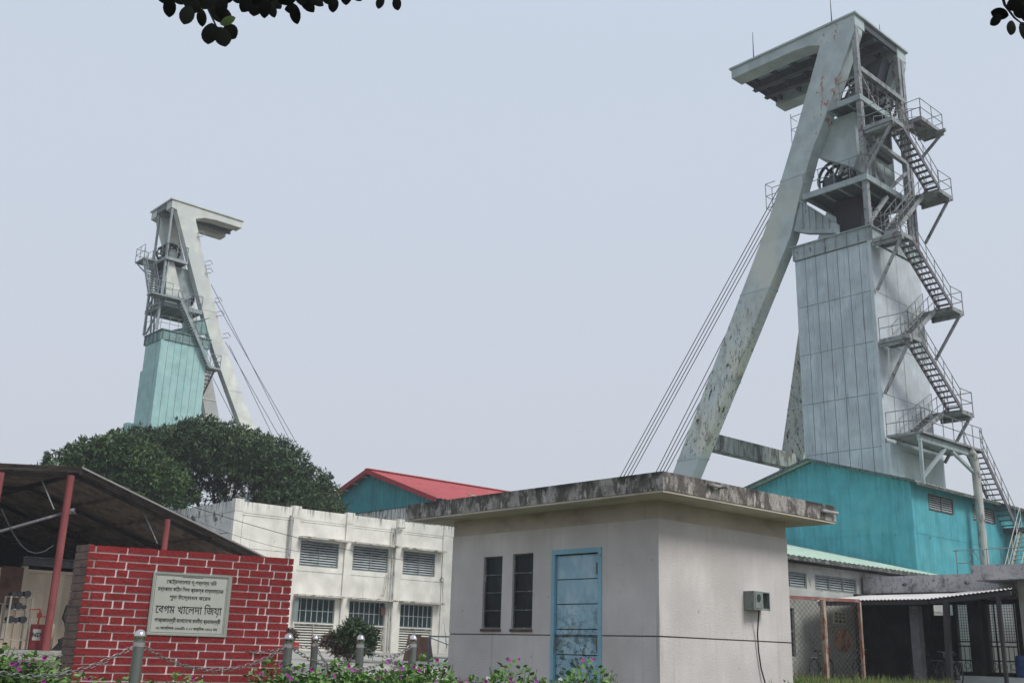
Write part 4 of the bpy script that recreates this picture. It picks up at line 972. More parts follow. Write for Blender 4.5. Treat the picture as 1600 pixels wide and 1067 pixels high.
    for j in range(4):
        x=45.9+.25*j
        r=thing('hoist_rope','hoist rope, %s of the outer four down left of the large headframe'%('leftmost','second from left','third from left','rightmost')[j],'rope',(46.6,36,10),'hoist ropes of the large headframe')
        m=MB(); y0=25.6+.18*j
        p=Vector((46.6,33.65-.245*j,21.58-.063*j)); q=Vector((46.6,41.70-.28*j,11.40-.027*j)); d=(q-p)
        m.tube([p-d*.46,q+d*.9],.024,5); m.build('strand','cable',r)
    for j in range(4):
        r=thing('hoist_rope','hoist rope, %s of the inner four emerging from behind the leg'%('leftmost','second from left','third from left','rightmost')[j],'rope',(46.6,36,10),'hoist ropes of the large headframe')
        m=MB(); p=Vector((46.6,34.11-.18*j,18.13-.27*j)); q=Vector((46.6,38.96-.237*j,11.35-.05*j)); d=(q-p)
        m.tube([p-d*1.0,q+d*1.4],.024,5); m.build('strand','cable',r)
right_tower()

def left_tower():
    OX,OY=29.61,71.73
    T=lambda a,b,z: (OX+a,OY+b,z)
    t=thing('headframe','smaller looking mine headframe with mint cladding rising behind the trees, on the left','mine headframe',(33,73,.8))
    headframe(t,T,5.85,3.65,('farleg','farleg','fardark','farsteel','farsteel','clad_mint','clad_mint','seam','tealsteel'),(.4,4.05),(-.35,2.5),22.85,28.5,25.0,
              [.9,8,15.6,22.1],(.12,2.35),girders=False)
    tdeck(t,T,-.0,1.75,-.1,3.4,28.5,('a0','b0'),'farsteel','farsteel',eb=.22); tdeck(t,T,.3,3.35,-.12,3.2,25.0,('a0','b0'),'farsteel','farsteel')
    def bar(p,q,w=.10,name='brace'): m=MB(T); m.beam(p,q,w,w); m.build(name,'farsteel',t)
    # stair frame on the -a side reaching back
    for p,q in (((.0,.1,22.8),(.35,.1,28.3)),((.50,2.0,22.8),(.12,2.35,28.5)),((.85,2.3,22.8),(.45,2.5,28.5)),((.1,2.2,25.0),(.3,.1,25.0)),((.05,2.2,27.0),(.3,.1,27.2)),((.2,2.2,22.9),(.3,.1,25.0)),((.1,2.2,25.0),(.3,.1,27.2)),((-.75,3.1,28.4),(.1,2.35,27.3))): bar(p,q)
    m=MB(T); m.box(-.9,.0,1.7,3.3,28.50,28.62); pl=m.build('landing','farsteel',t); m=MB(); rail_run(m,[T(-.9,1.7,28.62),T(-.9,3.3,28.62),T(0,3.3,28.62)],1.05,.8,.025); m.build('railing','farsteel',pl)
    flight(t,T(-.8,2.0,28.5),T(-.8,.15,25.35),(.7,0,0),13,smat='farsteel',rmat='farsteel')
    m=MB(T); m.box(-.95,1.6,-.75,.15,25.18,25.28); pl=m.build('landing','farsteel',t); m=MB(); rail_run(m,[T(-.9,-.7,25.28),T(.6,-.7,25.28)],1.0,.8,.025); m.build('railing','farsteel',pl)
    flight(t,T(1.35,-.72,25.2),T(4.15,-.72,20.7),(0,.6,0),24,smat='farsteel',rmat='farsteel')
    m=MB(T); m.box(4.1,5.0,-.8,.2,20.58,20.7); pl=m.build('landing','farsteel',t); m=MB(); rail_run(m,[T(4.15,-.75,20.7),T(4.95,-.75,20.7),T(4.95,.2,20.7)],1.0,.8,.025); m.build('railing','farsteel',pl)
    flight(t,T(4.25,.1,20.6),T(4.25,2.3,18.2),(.65,0,0),10,smat='farsteel',rmat='farsteel')
    # side panel of the inner stair box
    m=MB(T); m.loft([[(.35,.25,28.3),(.85,.25,28.3),(2.0,.25,25.1),(.5,.25,25.1)],[(.35,.3,28.3),(.85,.3,28.3),(2.0,.3,25.1),(.5,.3,25.1)]]); m.build('side_plate','farleg',t)
    m=MB(); rail_run(m,[T(.2,2.3,22.85),T(.2,-.3,22.85),T(2.2,-.3,22.85)],1.0,.6,.02); m.build('railing','farsteel',t)
    m=MB(T); m.box(-.2,.35,2.4,3.1,.5,16.2); m.box(.42,1.4,2.502,2.82,.5,20.2); m.build('duct_box','clad_mint',t)
    for z,a in ((31.0,2.6),(28.9,3.5),(28.3,3.6),(26.2,4.6),(23.6,5.6),(25.2,4.9)):
        m=MB(T); m.tube([(a-.35,-.05,z),(a-.1,-.35,z+.1),(a+.15,-.3,z-.15)],.03,5); m.tube([(a-.35,-.05,z-.3),(a,-.3,z-.25)],.03,5); m.build('cable_clip','farsteel',t)
    names=('upper','second','third','fourth','lower')
    ends=[((5.6,1.7,25.0),(12.9,17.6)),((5.75,1.9,25.0),(13.1,17.4)),((7.2,.8,20.5),(11.6,13.5)),((7.3,1.0,20.4),(11.9,13.3))]
    ropes=[((4.67,1.77,27.9),(12.98,1.77,16.6),'outer one on the right'),((5.14,1.77,26.7),(13.38,1.77,16.77),'outermost, thinnest on the right'),
           ((6.38,1.77,23.6),(11.11,1.77,17.87),'inner one near the cream leg'),((6.73,1.77,23.4),(10.72,1.77,17.7),'closest to the cream leg'),
           ((5.52,1.77,20.8),(7.89,1.77,17.54),'single one between the two cream legs')]
    for p,q,lab in ropes:
        r=thing('hoist_rope','thin hoist rope of the far headframe, '+lab,'rope',T(*p),'hoist ropes of the far headframe')
        m=MB(); P_=Vector(T(*p)); Q=Vector(T(*q)); m.tube([P_,P_+(Q-P_)*1.9],.022,5); m.build('strand','cable',r)
left_tower()

# ------------------------------------------------------------------ SHED
def shed():
    Yc=33.88; ax,az=12.17,6.21
    t=thing('open_shed','dark open shed with rusty corrugated roof on red posts','shed',(12,38,.6))
    Yb=50.0
    zr=lambda x: az-.333*(x-ax) if x>ax else az-.088*(ax-x)
    xr=19.7; xl=1.0
    n=Vector((.333,0,1)).normalized()
    # sheets run down the slope, ridges along it
    for k in range(6):
        y0=Yc+k*2.7; y1=y0+2.78
        m=MB(); dz=.008*(k%2); m.corr((xr,y0,zr(xr)+dz),(xr,y1,zr(xr)+dz),(ax,y0,az+dz),(ax,y1,az+dz),7,.075,n,rows=1); m.build('roof_sheet','shedroof',t,recalc=False)
        m=MB(); m.corr((xl,y0,zr(xl)+dz),(xl,y1,zr(xl)+dz),(ax,y0,az+dz),(ax,y1,az+dz),7,.075,Vector((-.088,0,1)),rows=1); m.build('roof_sheet','shedroof',t,recalc=False)
    m=MB(); m.beam((ax,Yc-.04,az+.05),(xr,Yc-.04,zr(xr)+.05),.06,.05); m.build('verge_flashing','shedfl',t)
    m=MB(); m.beam((ax,Yc+.05,az-.07),(xr,Yc+.05,zr(xr)-.07),.05,.08); m.beam((xl,Yc+.05,zr(xl)-.07),(ax,Yc+.05,az-.07),.05,.08); m.beam((ax,Yc,az-.1),(ax,Yb,az-.1),.10,.16); m.build('edge_beam','sheddark',t)
    for x in (13.8,15.4,17.0,18.6,10.2,8.2,6.2):
        m=MB(); z=zr(x)-.09; m.beam((x,Yc+.1,z),(x,Yb,z),.06,.10); m.build('purlin','shedroof',t)
    for y in (34.2,38.5,43,47.5):
        m=MB(); m.beam((ax,y,az-.2),(xr,y,zr(xr)-.2),.08,.12); m.beam((xl,y,zr(xl)-.2),(ax,y,az-.2),.08,.12); m.build('rafter','sheddark',t)
    for x,y,z,r in ((11.90,33.95,5.98,.115),(9.80,33.95,5.8,.12),(15.26,33.95,4.95,.10),(19.4,33.95,3.7,.1)):
        m=MB(); m.tube([(x,y,.5),(x,y,z)],r,12); m.build('post','shedpost',t)
    for x in (11.9,9.8,15.3):
        for y in (42,):
            m=MB(); m.tube([(x,y,.5),(x,y,zr(x)-.15)],.1,8); m.build('post','sheddark',t)
    for x,z in ((11.2,5.9),(14.7,5.15)):
        m=MB(); m.tube([(x,34.6,z),(x+.42,34.2,z-1.0)],.025,5); m.build('knee_brace','rail',t)
    m=MB(); m.tube([(7.5,34.3,3.35),(10.2,34.3,4.10),(12.15,34.3,4.90)],.05,10); 
    o=m.build('steel_pipe','steeldark',t)
    m=MB(); m.tube([(12.13,34.3,4.89),(12.27,34.2,4.93)],.095,12); m.build('pipe_mouth','rail',o)
    m=MB(); m.tube([(12.26,34.19,4.93),(12.29,34.17,4.94)],.05,10); m.build('pipe_bore','darkin',o)
    m=MB(); m.tube([(9.95,33.8,4.7)]+[(9.95+.24*i,33.8,4.7-1.3*math.sin(math.pi*i/9*.9)+.15*i/9) for i in range(1,8)],.02,5); m.build('hanging_hose','cable',t)
    m=MB(); m.prism([(1,Yb-.1,.5),(19.6,Yb-.1,.5),(19.6,Yb-.1,zr(19.6)+.03),(ax,Yb-.1,az+.03),(1,Yb-.1,zr(1)+.03)],(0,.1,0)); m.box(19.5,19.6,36,Yb-.11,.5,3.6); m.build('back_wall','sheddark',t)
    m=MB(); m.box(0,19.7,33.3,49.5,.2,.66); m.build('plinth','plinth',t)
    m=MB(); m.box(15.9,16.1,34.2,44,.67,3.2); m.build('partition','sheddark',t)
    # container
    c=thing('container','cream ribbed steel container standing inside the shed','container',(13,39,.66))
    m=MB(); y=38.5
    m.corr((11.3,y,.72),(15.6,y,.72),(11.3,y,3.18),(15.6,y,3.18),7,.06,(0,-1,0)); m.build('side_sheet','container',c,recalc=False)
    m=MB(); m.box(11.3,15.6,y-.09,y+.1,3.18,3.28); m.box(11.3,15.6,y-.09,y+.1,.66,.74); m.box(12.32,12.50,y-.10,y+.1,.66,3.38); m.build('frame','container',c)
    m=MB(); m.box(11.4,15.5,y+.12,y+2.4,.66,3.2); m.build('body','container',c)
    b=thing('steel_beam','grey steel beam lying along the top of the container','beam',(13,38.3,3.4))
    m=MB(); m.prism([(12.3,y,z) for y,z in ((38.25,3.4),(38.6,3.4),(38.6,3.44),(38.45,3.44),(38.45,3.66),(38.6,3.66),(38.6,3.7),(38.25,3.7),(38.25,3.66),(38.4,3.66),(38.4,3.44),(38.25,3.44)) ],(3.4,0,0)); m.build('section','steeldark',b)
    tr=thing('timber_plank','brown timber board leaning at the container corner','board',(11.7,37.8,.7))
    m=MB(); m.box(11.5,12.2,37.9,37.98,2.1,3.3); m.build('plank','rusty',tr)
    # shelf rack
    s=thing('shelf_rack','grey metal rack loaded with dark machine parts','rack',(11.3,35,.66))
    for x in (10.95,11.60):
        for yy in (34.8,35.3): m=MB(); m.beam((x,yy,.66),(x,yy,2.24),.05); m.build('upright','rackmetal',s)
    for z in (.95,1.45,1.85,2.22):
        m=MB(); m.box(10.97,11.58,34.83,35.27,z-.02,z+.02); m.build('shelf','rackmetal',s)
    for i in range(9):
        z=(1.47,1.87,2.24)[i%3]; x=11.02+.18*(i//3)+random.uniform(0,.05); r=random.uniform(.05,.085)
        q=thing('machine_part','dark cylindrical machine part, %s on the %s shelf of the rack'%(('left','middle','right')[i//3],('lower','middle','top')[i%3]),'machine part',(x,35,z),'parts on the rack')
        m=MB(); m.tube([(x,34.85,z+r),(x,35.2,z+r)],r,9); m.tube([(x,34.80,z+r),(x,34.85,z+r)],r*1.25,9); m.build('casting','wheel',q)
    m=MB(); m.box(10.3,10.9,35.4,36,.66,2.0); dk=thing('machine','dark machine housing left of the rack','machine',(10.6,35.7,.66)); m.build('housing','sheddark',dk)
    # red barrel with pump
    r=thing('barrel','red barrel with a white letter label and a hand pump','barrel',(11.82,34.6,.66))
    cx,cy=11.80,34.6; R=.20
    m=MB(); m.loft([[(cx+q*math.cos(i*math.pi/9),cy+q*math.sin(i*math.pi/9),z) for i in range(18)] for q,z in ((R,.66),(R,.92),(R+.012,.94),(R,.96),(R,1.16),(R+.012,1.18),(R,1.2),(R,1.42),(R-.03,1.425))]); m.build('drum','barrelred',r)
    m=MB(); m.tube([(cx,cy,1.42),(cx,cy,1.85)],.028,6); m.tube([(cx,cy,1.62),(cx,cy,1.76)],.075,8); m.tube([(cx-.35,cy,1.86),(cx,cy,1.88)],.02,5); m.tube([(cx,cy,1.68),(cx+.3,cy-.05,1.66)],.018,5); m.build('hand_pump','redpaint',r)
    # label wraps the side facing the yard
    dirv=math.atan2(-cy,-cx)
    vs=[];fs=[]
    for i in range(9):
        a=dirv-.55+1.1*i/8
        for z in (.95,1.28): vs.append((cx+(R+.016)*math.cos(a),cy+(R+.016)*math.sin(a),z))
    fs=[(2*i,2*i+2,2*i+3,2*i+1) for i in range(8)]
    m=MB(); m.add(vs,fs); lb=m.build('label_patch','labelwhite',r,recalc=False)
    cu=bpy.data.curves.new('lettering','FONT'); cu.body='ND'; cu.size=.17; cu.offset=.004; cu.extrude=.002; cu.align_x='CENTER'
    ob=bpy.data.objects.new('tmp',cu); C.objects.link(ob); bpy.context.view_layer.update()
    me=bpy.data.meshes.new_from_object(ob.evaluated_get(bpy.context.evaluated_depsgraph_get())); bpy.data.objects.remove(ob)
    me.materials.clear(); me.materials.append(M['ink'])
    o=bpy.data.objects.new('lettering',me); C.objects.link(o); o.parent=lb
    o.location=Vector((cx+(R+.024)*math.cos(dirv),cy+(R+.024)*math.sin(dirv),1.06))-orgof(r); o.rotation_euler=(math.pi/2,0,dirv+math.pi/2)
    g=thing('gas_cylinder','beige gas cylinder beside the red barrel','gas cylinder',(12.16,34.7,.66))
    cx,cy=12.13,34.5; R=.155
    m=MB(); m.loft([[(cx+q*math.cos(i*math.pi/8),cy+q*math.sin(i*math.pi/8),z) for i in range(16)] for q,z in ((R,.66),(R,1.36),(R*.85,1.44),(R*.4,1.50),(.04,1.52))]); m.build('tank','cyl',g,smooth=True)
    m=MB(); m.tube([(cx,cy,1.5),(cx,cy,1.62)],.03,6); m.tube([(cx-.06,cy,1.6),(cx+.06,cy,1.6)],.015,5); m.build('valve','wheel',g)
    k=thing('scrap_metal','black torn scrap panel between the red post and the brick wall','scrap',(12.9,35,.66))
    m=MB(); m.prism([(12.55,35.2,.66),(12.75,35.2,.9),(12.72,35.2,1.0),(12.95,35.2,1.1),(12.85,35.2,1.5),(12.75,35.2,1.65),(12.82,35.2,2.05),(12.95,35.2,2.12),(13.9,35.2,2.15),(13.9,35.2,.66)],(0,.12,0)); m.build('panel','sheddark',k)
    # overhead cables
    cb=thing('overhead_cable','thin black cable from the shed roof across the white building','cable',(20,40,6))
    m=MB(); A=Vector((13.0,33.8,6.05)); B=Vector((36,47.6,5.7))
    m.tube([A.lerp(B,i/16)-Vector((0,0,4*.35*(i/16)*(1-i/16))) for i in range(17)],.013,5); m.build('line','rubber',cb)
    cb=thing('overhead_cable','thinner second cable just under the first across the white building','cable',(20,40,6))
    m=MB(); A=Vector((13.0,33.8,6.0)); B=Vector((30,47.6,5.6))
    m.tube([A.lerp(B,i/16)-Vector((0,0,4*.45*(i/16)*(1-i/16))) for i in range(17)],.009,5); m.build('line','rubber',cb)
shed()

# ------------------------------------------------------------------ YARD OBJECTS
def yard_objects():
    z0=.62
    t=thing('blue_railing','blue painted steel railing against the hut corner','railing',(25,31,z0))
    m=MB(); z=gh(25,31)
    a=Vector((24.7,31.5,z)); b=Vector((26.2,30.3,z))
    for p in (a,b): m.beam(p,p+Vector((0,0,1.0)),.05)
    m.beam(a+Vector((0,0,1.0)),b+Vector((0,0,1.0)),.05); m.beam(a+Vector((0,0,.25)),b+Vector((0,0,.25)),.04); m.beam(a+Vector((0,0,.95)),b+Vector((0,0,.3)),.03); m.build('frame','bluepaint',t)
    for i,(dx,tilt,w_,lab) in enumerate(((0,.10,.62,'rusty brown metal sheet propped at the left of the pair'),(.55,-.14,.55,'rusty brown metal sheet leaning on the railing side'))):
        s=thing('metal_sheet',lab,'metal sheet',(26.2+dx,34.0-dx*.8,gh(26,34)),'rusty sheets by the wall')
        x,y=26.0+dx*.9,34.3-dx*.7; zg=gh(x,y)
        d=Vector((.75,-.66,0))*w_/2; up=Vector((.1,.12,1.0-.06*i))+Vector((.75,-.66,0))*tilt
        A=[Vector((x,y,zg))-d,Vector((x,y,zg))+d]; A+= [A[1]*.0+Vector((x,y,zg))+d*.85+up,Vector((x,y,zg))-d*.8+up]
        m=MB(); m.loft([[p for p in A],[p+Vector((.05,.06,0)) for p in A]]); m.build('plate','rusty',s)
    p=thing('planter','red painted planter box with dry plants, below the white building','planter',(21.9,35.8,gh(22,36)))
    zg=gh(22,36); m=MB(); m.box(21.2,22.1,36.2,36.7,zg+.35,zg+.62); m.build('box','redpaint',p)
    m=MB(); m.box(21.1,22.2,36.1,36.8,zg,zg+.34); m.build('stand','step',p)
    leafmesh(p,'foliage','dryleaf',[(21.6,36.4,zg+.85,.42,.22)],160,.16,.05)
    s=thing('shrub','leafy dark green shrub in front of the vent panels','shrub',(22.3,33.2,gh(22.3,33.2)))
    zg=gh(22.3,33.2)
    leafmesh(s,'foliage','shrubleaf',[(22.45,33.1,zg+1.05,.45,.42),(22.75,32.9,zg+.85,.45,.38),(22.1,33.3,zg+.75,.4,.3),(22.65,33.0,zg+.45,.5,.35)],700,.26,.06)
    leafmesh(s,'dry_foliage','dryleaf',[(21.9,33.5,zg+.6,.5,.35),(22.3,33.3,zg+.3,.5,.3)],260,.22,.05)
    m=MB()
    for i in range(9):
        a=i*.7; m.tube([(22.35,33.2,zg),(22.35+.25*math.cos(a),33.2+.2*math.sin(a),zg+.5),(22.35+.5*math.cos(a),33.2+.4*math.sin(a),zg+1.1)],.02,5,r2=.008)
    m.build('stem','bark',s)
    g=thing('gravel_heap','low grey gravel heap behind the bollards','gravel heap',(10.5,16.6,.1))
    m=MB(); N=24; vs=[];fs=[]
    cx,cy=11.6,18.3; zb=gh(cx,cy)
    for j in range(9):
        r=1-j/8
        for i in range(N):
            a=2*math.pi*i/N; rr=r*(1+.12*math.sin(3*a+1)+.06*random.random()); vs.append((cx+1.9*rr*math.cos(a),cy+1.9*rr*math.sin(a),zb+.55*(1-rr**1.5)*(.9+.15*random.random())-.02))
    for j in range(8):
        for i in range(N): fs.append((j*N+i,j*N+(i+1)%N,(j+1)*N+(i+1)%N,(j+1)*N+i))
    m.add(vs,fs); m.build('heap','gravel',g,recalc=False,smooth=True)

# ------------------------------------------------------------------ FOLIAGE
def leafverts(cen, d, n_, l, w_):
    """rhomb leaves from arrays: base at cen, pointing d, side from cross"""
    s=np.cross(d,n_); s/=np.linalg.norm(s,axis=1,keepdims=True)+1e-9
    l=l[:,None]; w_=w_[:,None]
    return np.stack([cen, cen+d*l*.45+s*w_/2+n_*l*.04, cen+d*l, cen+d*l*.45-s*w_/2+n_*l*.04],1)
def leafobj(name, mat, parent, V, org=None):
    n=len(V); org=orgof(parent) if org is None else org
    me=bpy.data.meshes.new(name); me.vertices.add(n*4); me.vertices.foreach_set('co',(V.reshape(-1,3)-np.array(org[:])).astype(np.float32).ravel())
    me.loops.add(n*4); me.loops.foreach_set('vertex_index',np.arange(n*4,dtype=np.int32)); me.polygons.add(n)
    me.polygons.foreach_set('loop_start',np.arange(0,n*4,4,dtype=np.int32)); me.polygons.foreach_set('loop_total',np.full(n,4,np.int32))
    me.update(calc_edges=True); me.materials.append(M[mat])
    o=bpy.data.objects.new(name,me); C.objects.link(o); o.parent=parent; return o
def unit(v): return v/(np.linalg.norm(v,axis=1,keepdims=True)+1e-9)
def rosettes(blobs, count, per, L, W, shell=.55, droop=.3, jit=0.12):
    """leaf rosettes spread near the surface of ellipsoid blobs (cx,cy,cz,rh,rv)"""
    B=np.array(blobs,float); wts=B[:,3]**2; wts/=wts.sum(); idx=rng.choice(len(B),count,p=wts); b=B[idx]
    d=unit(rng.normal(size=(count,3))); d[:,2]=np.where(d[:,2]<-.3,-d[:,2],d[:,2])
    rad=shell+(1-shell)*rng.random(count)**.5
    rad+=rng.normal(size=count)*jit*.4
    c=b[:,:3]+d*np.stack([b[:,3],b[:,3],b[:,4]],1)*rad[:,None]
    cc=np.repeat(c,per,0); dd=np.repeat(d,per,0)
    ld=unit(dd*.55+rng.normal(size=cc.shape)*.75+np.array([0,0,-droop])); nn=unit(rng.normal(size=cc.shape)*.6+np.array([0,0,1.0]))
    k=len(cc); return leafverts(cc+rng.normal(size=cc.shape)*.05,ld,nn,L*(.7+.6*rng.random(k)),W*(.7+.6*rng.random(k)))
def leafmesh(parent,name,mat,blobs,count,L,W):
    V=rosettes(blobs,count,5,L,W,.3); return leafobj(name,mat,parent,V)
yard_objects()
def tree(loc, label, blobs, count, mat, trunk_h, limbs, L=.30, W=.10, shell=.6, extra=None):
    t=thing('tree',label,'tree',loc)
    V=rosettes(blobs,count,11,L,W,shell)
    leafobj('crown',mat,t,V)
    if extra: leafobj('crown',extra[0],t,rosettes(extra[1],extra[2],10,L,W,.3))
    m=MB(); x,y,z=loc
    m.tube([(x,y,z-.1),(x+.1,y,z+trunk_h*.5),(x,y+.1,z+trunk_h)],.42,10,r2=.3); m.build('trunk','bark',t)
    for (tx,ty,tz) in limbs:
        m=MB(); a=Vector((x,y+.1,z+trunk_h)); b=Vector((tx,ty,tz)); mid=a.lerp(b,.5)+Vector((0,0,.5)); m.tube([a,mid,b],.16,7,r2=.04)
        for k in range(5):
            p=a.lerp(b,.4+.13*k); q=p+Vector((random.uniform(-1.3,1.3),random.uniform(-1.3,1.3),random.uniform(.5,1.6))); m.tube([p,q],.05,5,r2=.015)
        m.build('limb','bark',t)
    return t
def trees():
    # direction across the view at this place
    ux,uy=.735,-.678
    cx,cy=30.0,58.8
    def at(u,z,d=0,r=1.8,rv=1.5): return (cx+ux*u+.68*d,cy+uy*u+.735*d,z,r,rv)
    blobs=[]
    # dome: height of crown top over u from -7 to 7
    for u in np.linspace(-5.4,5.0,9):
        top=14.45-.082*(u+1.0)**2
        for d in (-2.2,0,2.2):
            blobs.append(at(u+random.uniform(-.4,.4),top-1.6-abs(d)*.35+random.uniform(-.3,.3),d,1.75,1.5))
            if abs(u)>1.2 or d!=0: blobs.append(at(u*1.06+random.uniform(-.4,.4),top-3.3+random.uniform(-.3,.3),d*1.1,1.6,1.3))
    for u,z in ((5.6,9.5),(5.9,8.6),(5.2,8.2),(5.5,7.6),(-6,10.6),(4.2,8.2),(2.6,8.6),(-3.5,8.9),(-6.6,11.4),(-6.3,12.2),(-5.6,12.6),(-7.4,10.4),(-6.2,9.0),(-5,8.3),(3.4,7.8),(-4.4,9.6),(.4,9.6),(-1.8,9.6)): blobs.append(at(u,z,random.uniform(-1.5,1.5),1.35,1.2))
    limbs=[at(u,10.4+random.uniform(-.5,1),random.uniform(-2,2))[:3] for u in (-4.5,-3,-1.5,0,1.2,2.4,3.8,5)]
    tree((cx,cy,.8),'broad dark green mango tree with domed crown hiding the mint casing foot',blobs,8200,'mango',5.2,limbs,L=.28,W=.085)
    bx_,by_=23.1,59.4
    bl=[]
    for u,z,r in ((-3.3,9.2,1.3),(-2.2,10.0,1.4),(-.9,10.8,1.4),(.6,11.0,1.35),(1.8,10.9,1.2),(2.6,10.0,1.4),(1.2,9.8,1.7),(-.8,9.6,1.8),(-2.6,8.6,1.6),(2.6,8.6,1.7),(0,8.2,1.8),(-4.1,8.2,1.2),(3.6,9.3,1.2),(-1.5,7.4,1.6),(1.8,7.4,1.6)):
        for d in (-1.2,1.0): bl.append((bx_+ux*u+.68*d,by_+uy*u+.735*d,z,r,r*.85))
    lb=[(bx_+ux*u,by_+uy*u,9.5) for u in (-2.8,-1,.8,2.4)]
    tree((bx_,by_,.8),'bushy brighter green tree left of the mint tower casing',bl,4200,'mango2',5.0,lb,L=.30,W=.10)
    cx3,cy3=16.2,58.5
    tree((cx3,cy3,.8),'small tree just topping the left end of the shed roof',[(cx3,cy3,8.0,1.4,1.3),(cx3-1.4,cy3+1,8.3,1.5,1.3),(cx3+1.3,cy3-.8,8.1,.9,1.0),(cx3+2.3,cy3-1.5,7.9,.7,.8)],420,'mango2',4.2,[(cx3+1,cy3-1,8),(cx3-1,cy3+1,8)],L=.30,W=.12,shell=.1)
trees()

# overhanging branches: ovate leaves close to the camera
def ovate():
    m=MB(); pts=[]; N=14
    prof=[(0,0),(.06,.15),(.18,.29),(.36,.39),(.56,.41),(.75,.34),(.88,.22),(.96,.09),(1,0)]
    up=[(x,0,y) for x,y in prof]; 
    vs=[];fs=[]
    for x,y in prof: vs+= [(x,-y*.9,-.10*y+.05*math.sin(x*3)),(x,0,.05*math.sin(x*3)),(x,y*.9,-.10*y+.05*math.sin(x*3))]
    for i in range(len(prof)-1):
        a=3*i; fs+= [(a,a+3,a+4,a+1),(a+1,a+4,a+5,a+2)]
    m.add(vs,fs); return m
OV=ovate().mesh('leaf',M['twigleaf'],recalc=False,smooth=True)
OV2=ovate().mesh('leaf',M['twigleaf2'],recalc=False,smooth=True)
def polar(px,py,D):
    """point D metres off along a bearing/elevation read from the view"""
    f=Vector((math.cos(YAW)*math.cos(PIT),math.sin(YAW)*math.cos(PIT),math.sin(PIT))); r=Vector((math.sin(YAW),-math.cos(YAW),0)); u=r.cross(f)
    c,s_=math.cos(ROL),math.sin(ROL); r2=c*r+s_*u; u2=-s_*r+c*u
    return Vector((0,0,1))+(f*FPX+r2*(px-800)+u2*(533.5-py)).normalized()*D
def twig(label, spine, leaves, D=2.7):
    # spine/leaves given as bearings; leaves: (x,y,dirdeg,size,mat)
    o=polar(*spine[0],D)
    t=thing('branch',label,'branch',o)
    m=MB(); m.tube([polar(x,y,D) for x,y in spine],.004,5,r2=.0015); m.build('twig','twig',t)
    f=Vector((math.cos(YAW),math.sin(YAW),.25)).normalized(); r=Vector((math.sin(YAW),-math.cos(YAW),0)); u=r.cross(f)
    for (x,y,dg,sz,*mm) in leaves:
        p=polar(x,y,D+random.uniform(-.12,.12)); a=math.radians(dg)
        d=(r*math.cos(a)-u*math.sin(a)+f*random.uniform(-.25,.25)).normalized()
        n_=(-f+r*random.uniform(-.35,.35)+u*random.uniform(-.35,.35)); n_=(n_-d*n_.dot(d)).normalized(); s=n_.cross(d)
        mt=Matrix((d,s,n_)).transposed().to_4x4(); L=sz*.9/FPX*D
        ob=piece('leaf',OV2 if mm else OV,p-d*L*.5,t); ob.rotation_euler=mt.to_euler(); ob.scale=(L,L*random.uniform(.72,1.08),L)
def canopy():
    L1=[(258,-2,200,30),(265,12,95,30),(280,-5,60,34),(292,24,100,34),(302,5,80,38),(315,28,85,30),(326,2,120,34),(338,18,70,42),(346,10,95,40),(352,28,80,34),(356,33,-20,28,1),
        (328,53,95,36),(348,58,70,40),(360,50,50,34),(340,-4,20,34),(318,-8,60,40),(300,-14,90,40),(280,-16,90,38)]
    twig('leafy branch hanging lowest into the top left of the view',[(300,-40),(315,-10),(328,20),(338,42),(350,48)],L1)
    L2=[(352,-12,90,30),(357,-2,150,24),(378,0,40,28),(384,8,120,26),(372,-10,90,34),(399,12,95,32),(398,-8,80,34),(414,12,90,36),(424,14,70,30),(416,-8,90,40),(432,6,50,28),(450,-3,160,34),(452,-12,60,30),(461,22,75,36),(455,14,170,22),(480,6,50,36),(472,-6,90,34),(494,2,30,28),(500,-10,80,34),(521,8,90,28),(515,-12,90,26),(512,-2,40,26)]
    twig('leafy branch along the top edge, middle of the three clumps',[(360,-40),(400,-22),(450,-20),(500,-25)],L2)
    L3=[(541,-4,90,26),(557,-4,30,22),(594,4,100,26),(620,6,75,28),(606,-12,60,26),(560,-16,90,30)]
    twig('sparse leafy twig at the top edge right of the big clumps',[(540,-30),(580,-18),(622,-14)],L3)
    L4=[(1562,22,190,28),(1556,32,140,22),(1580,44,100,26),(1588,6,160,30),(1594,22,20,22),(1602,50,60,34),(1600,-6,90,34),(1570,-14,100,30),(1610,20,80,36)]
    twig('dark leafy twig in the top right corner',[(1562,-20),(1570,8),(1585,28),(1600,40)],L4)
canopy()

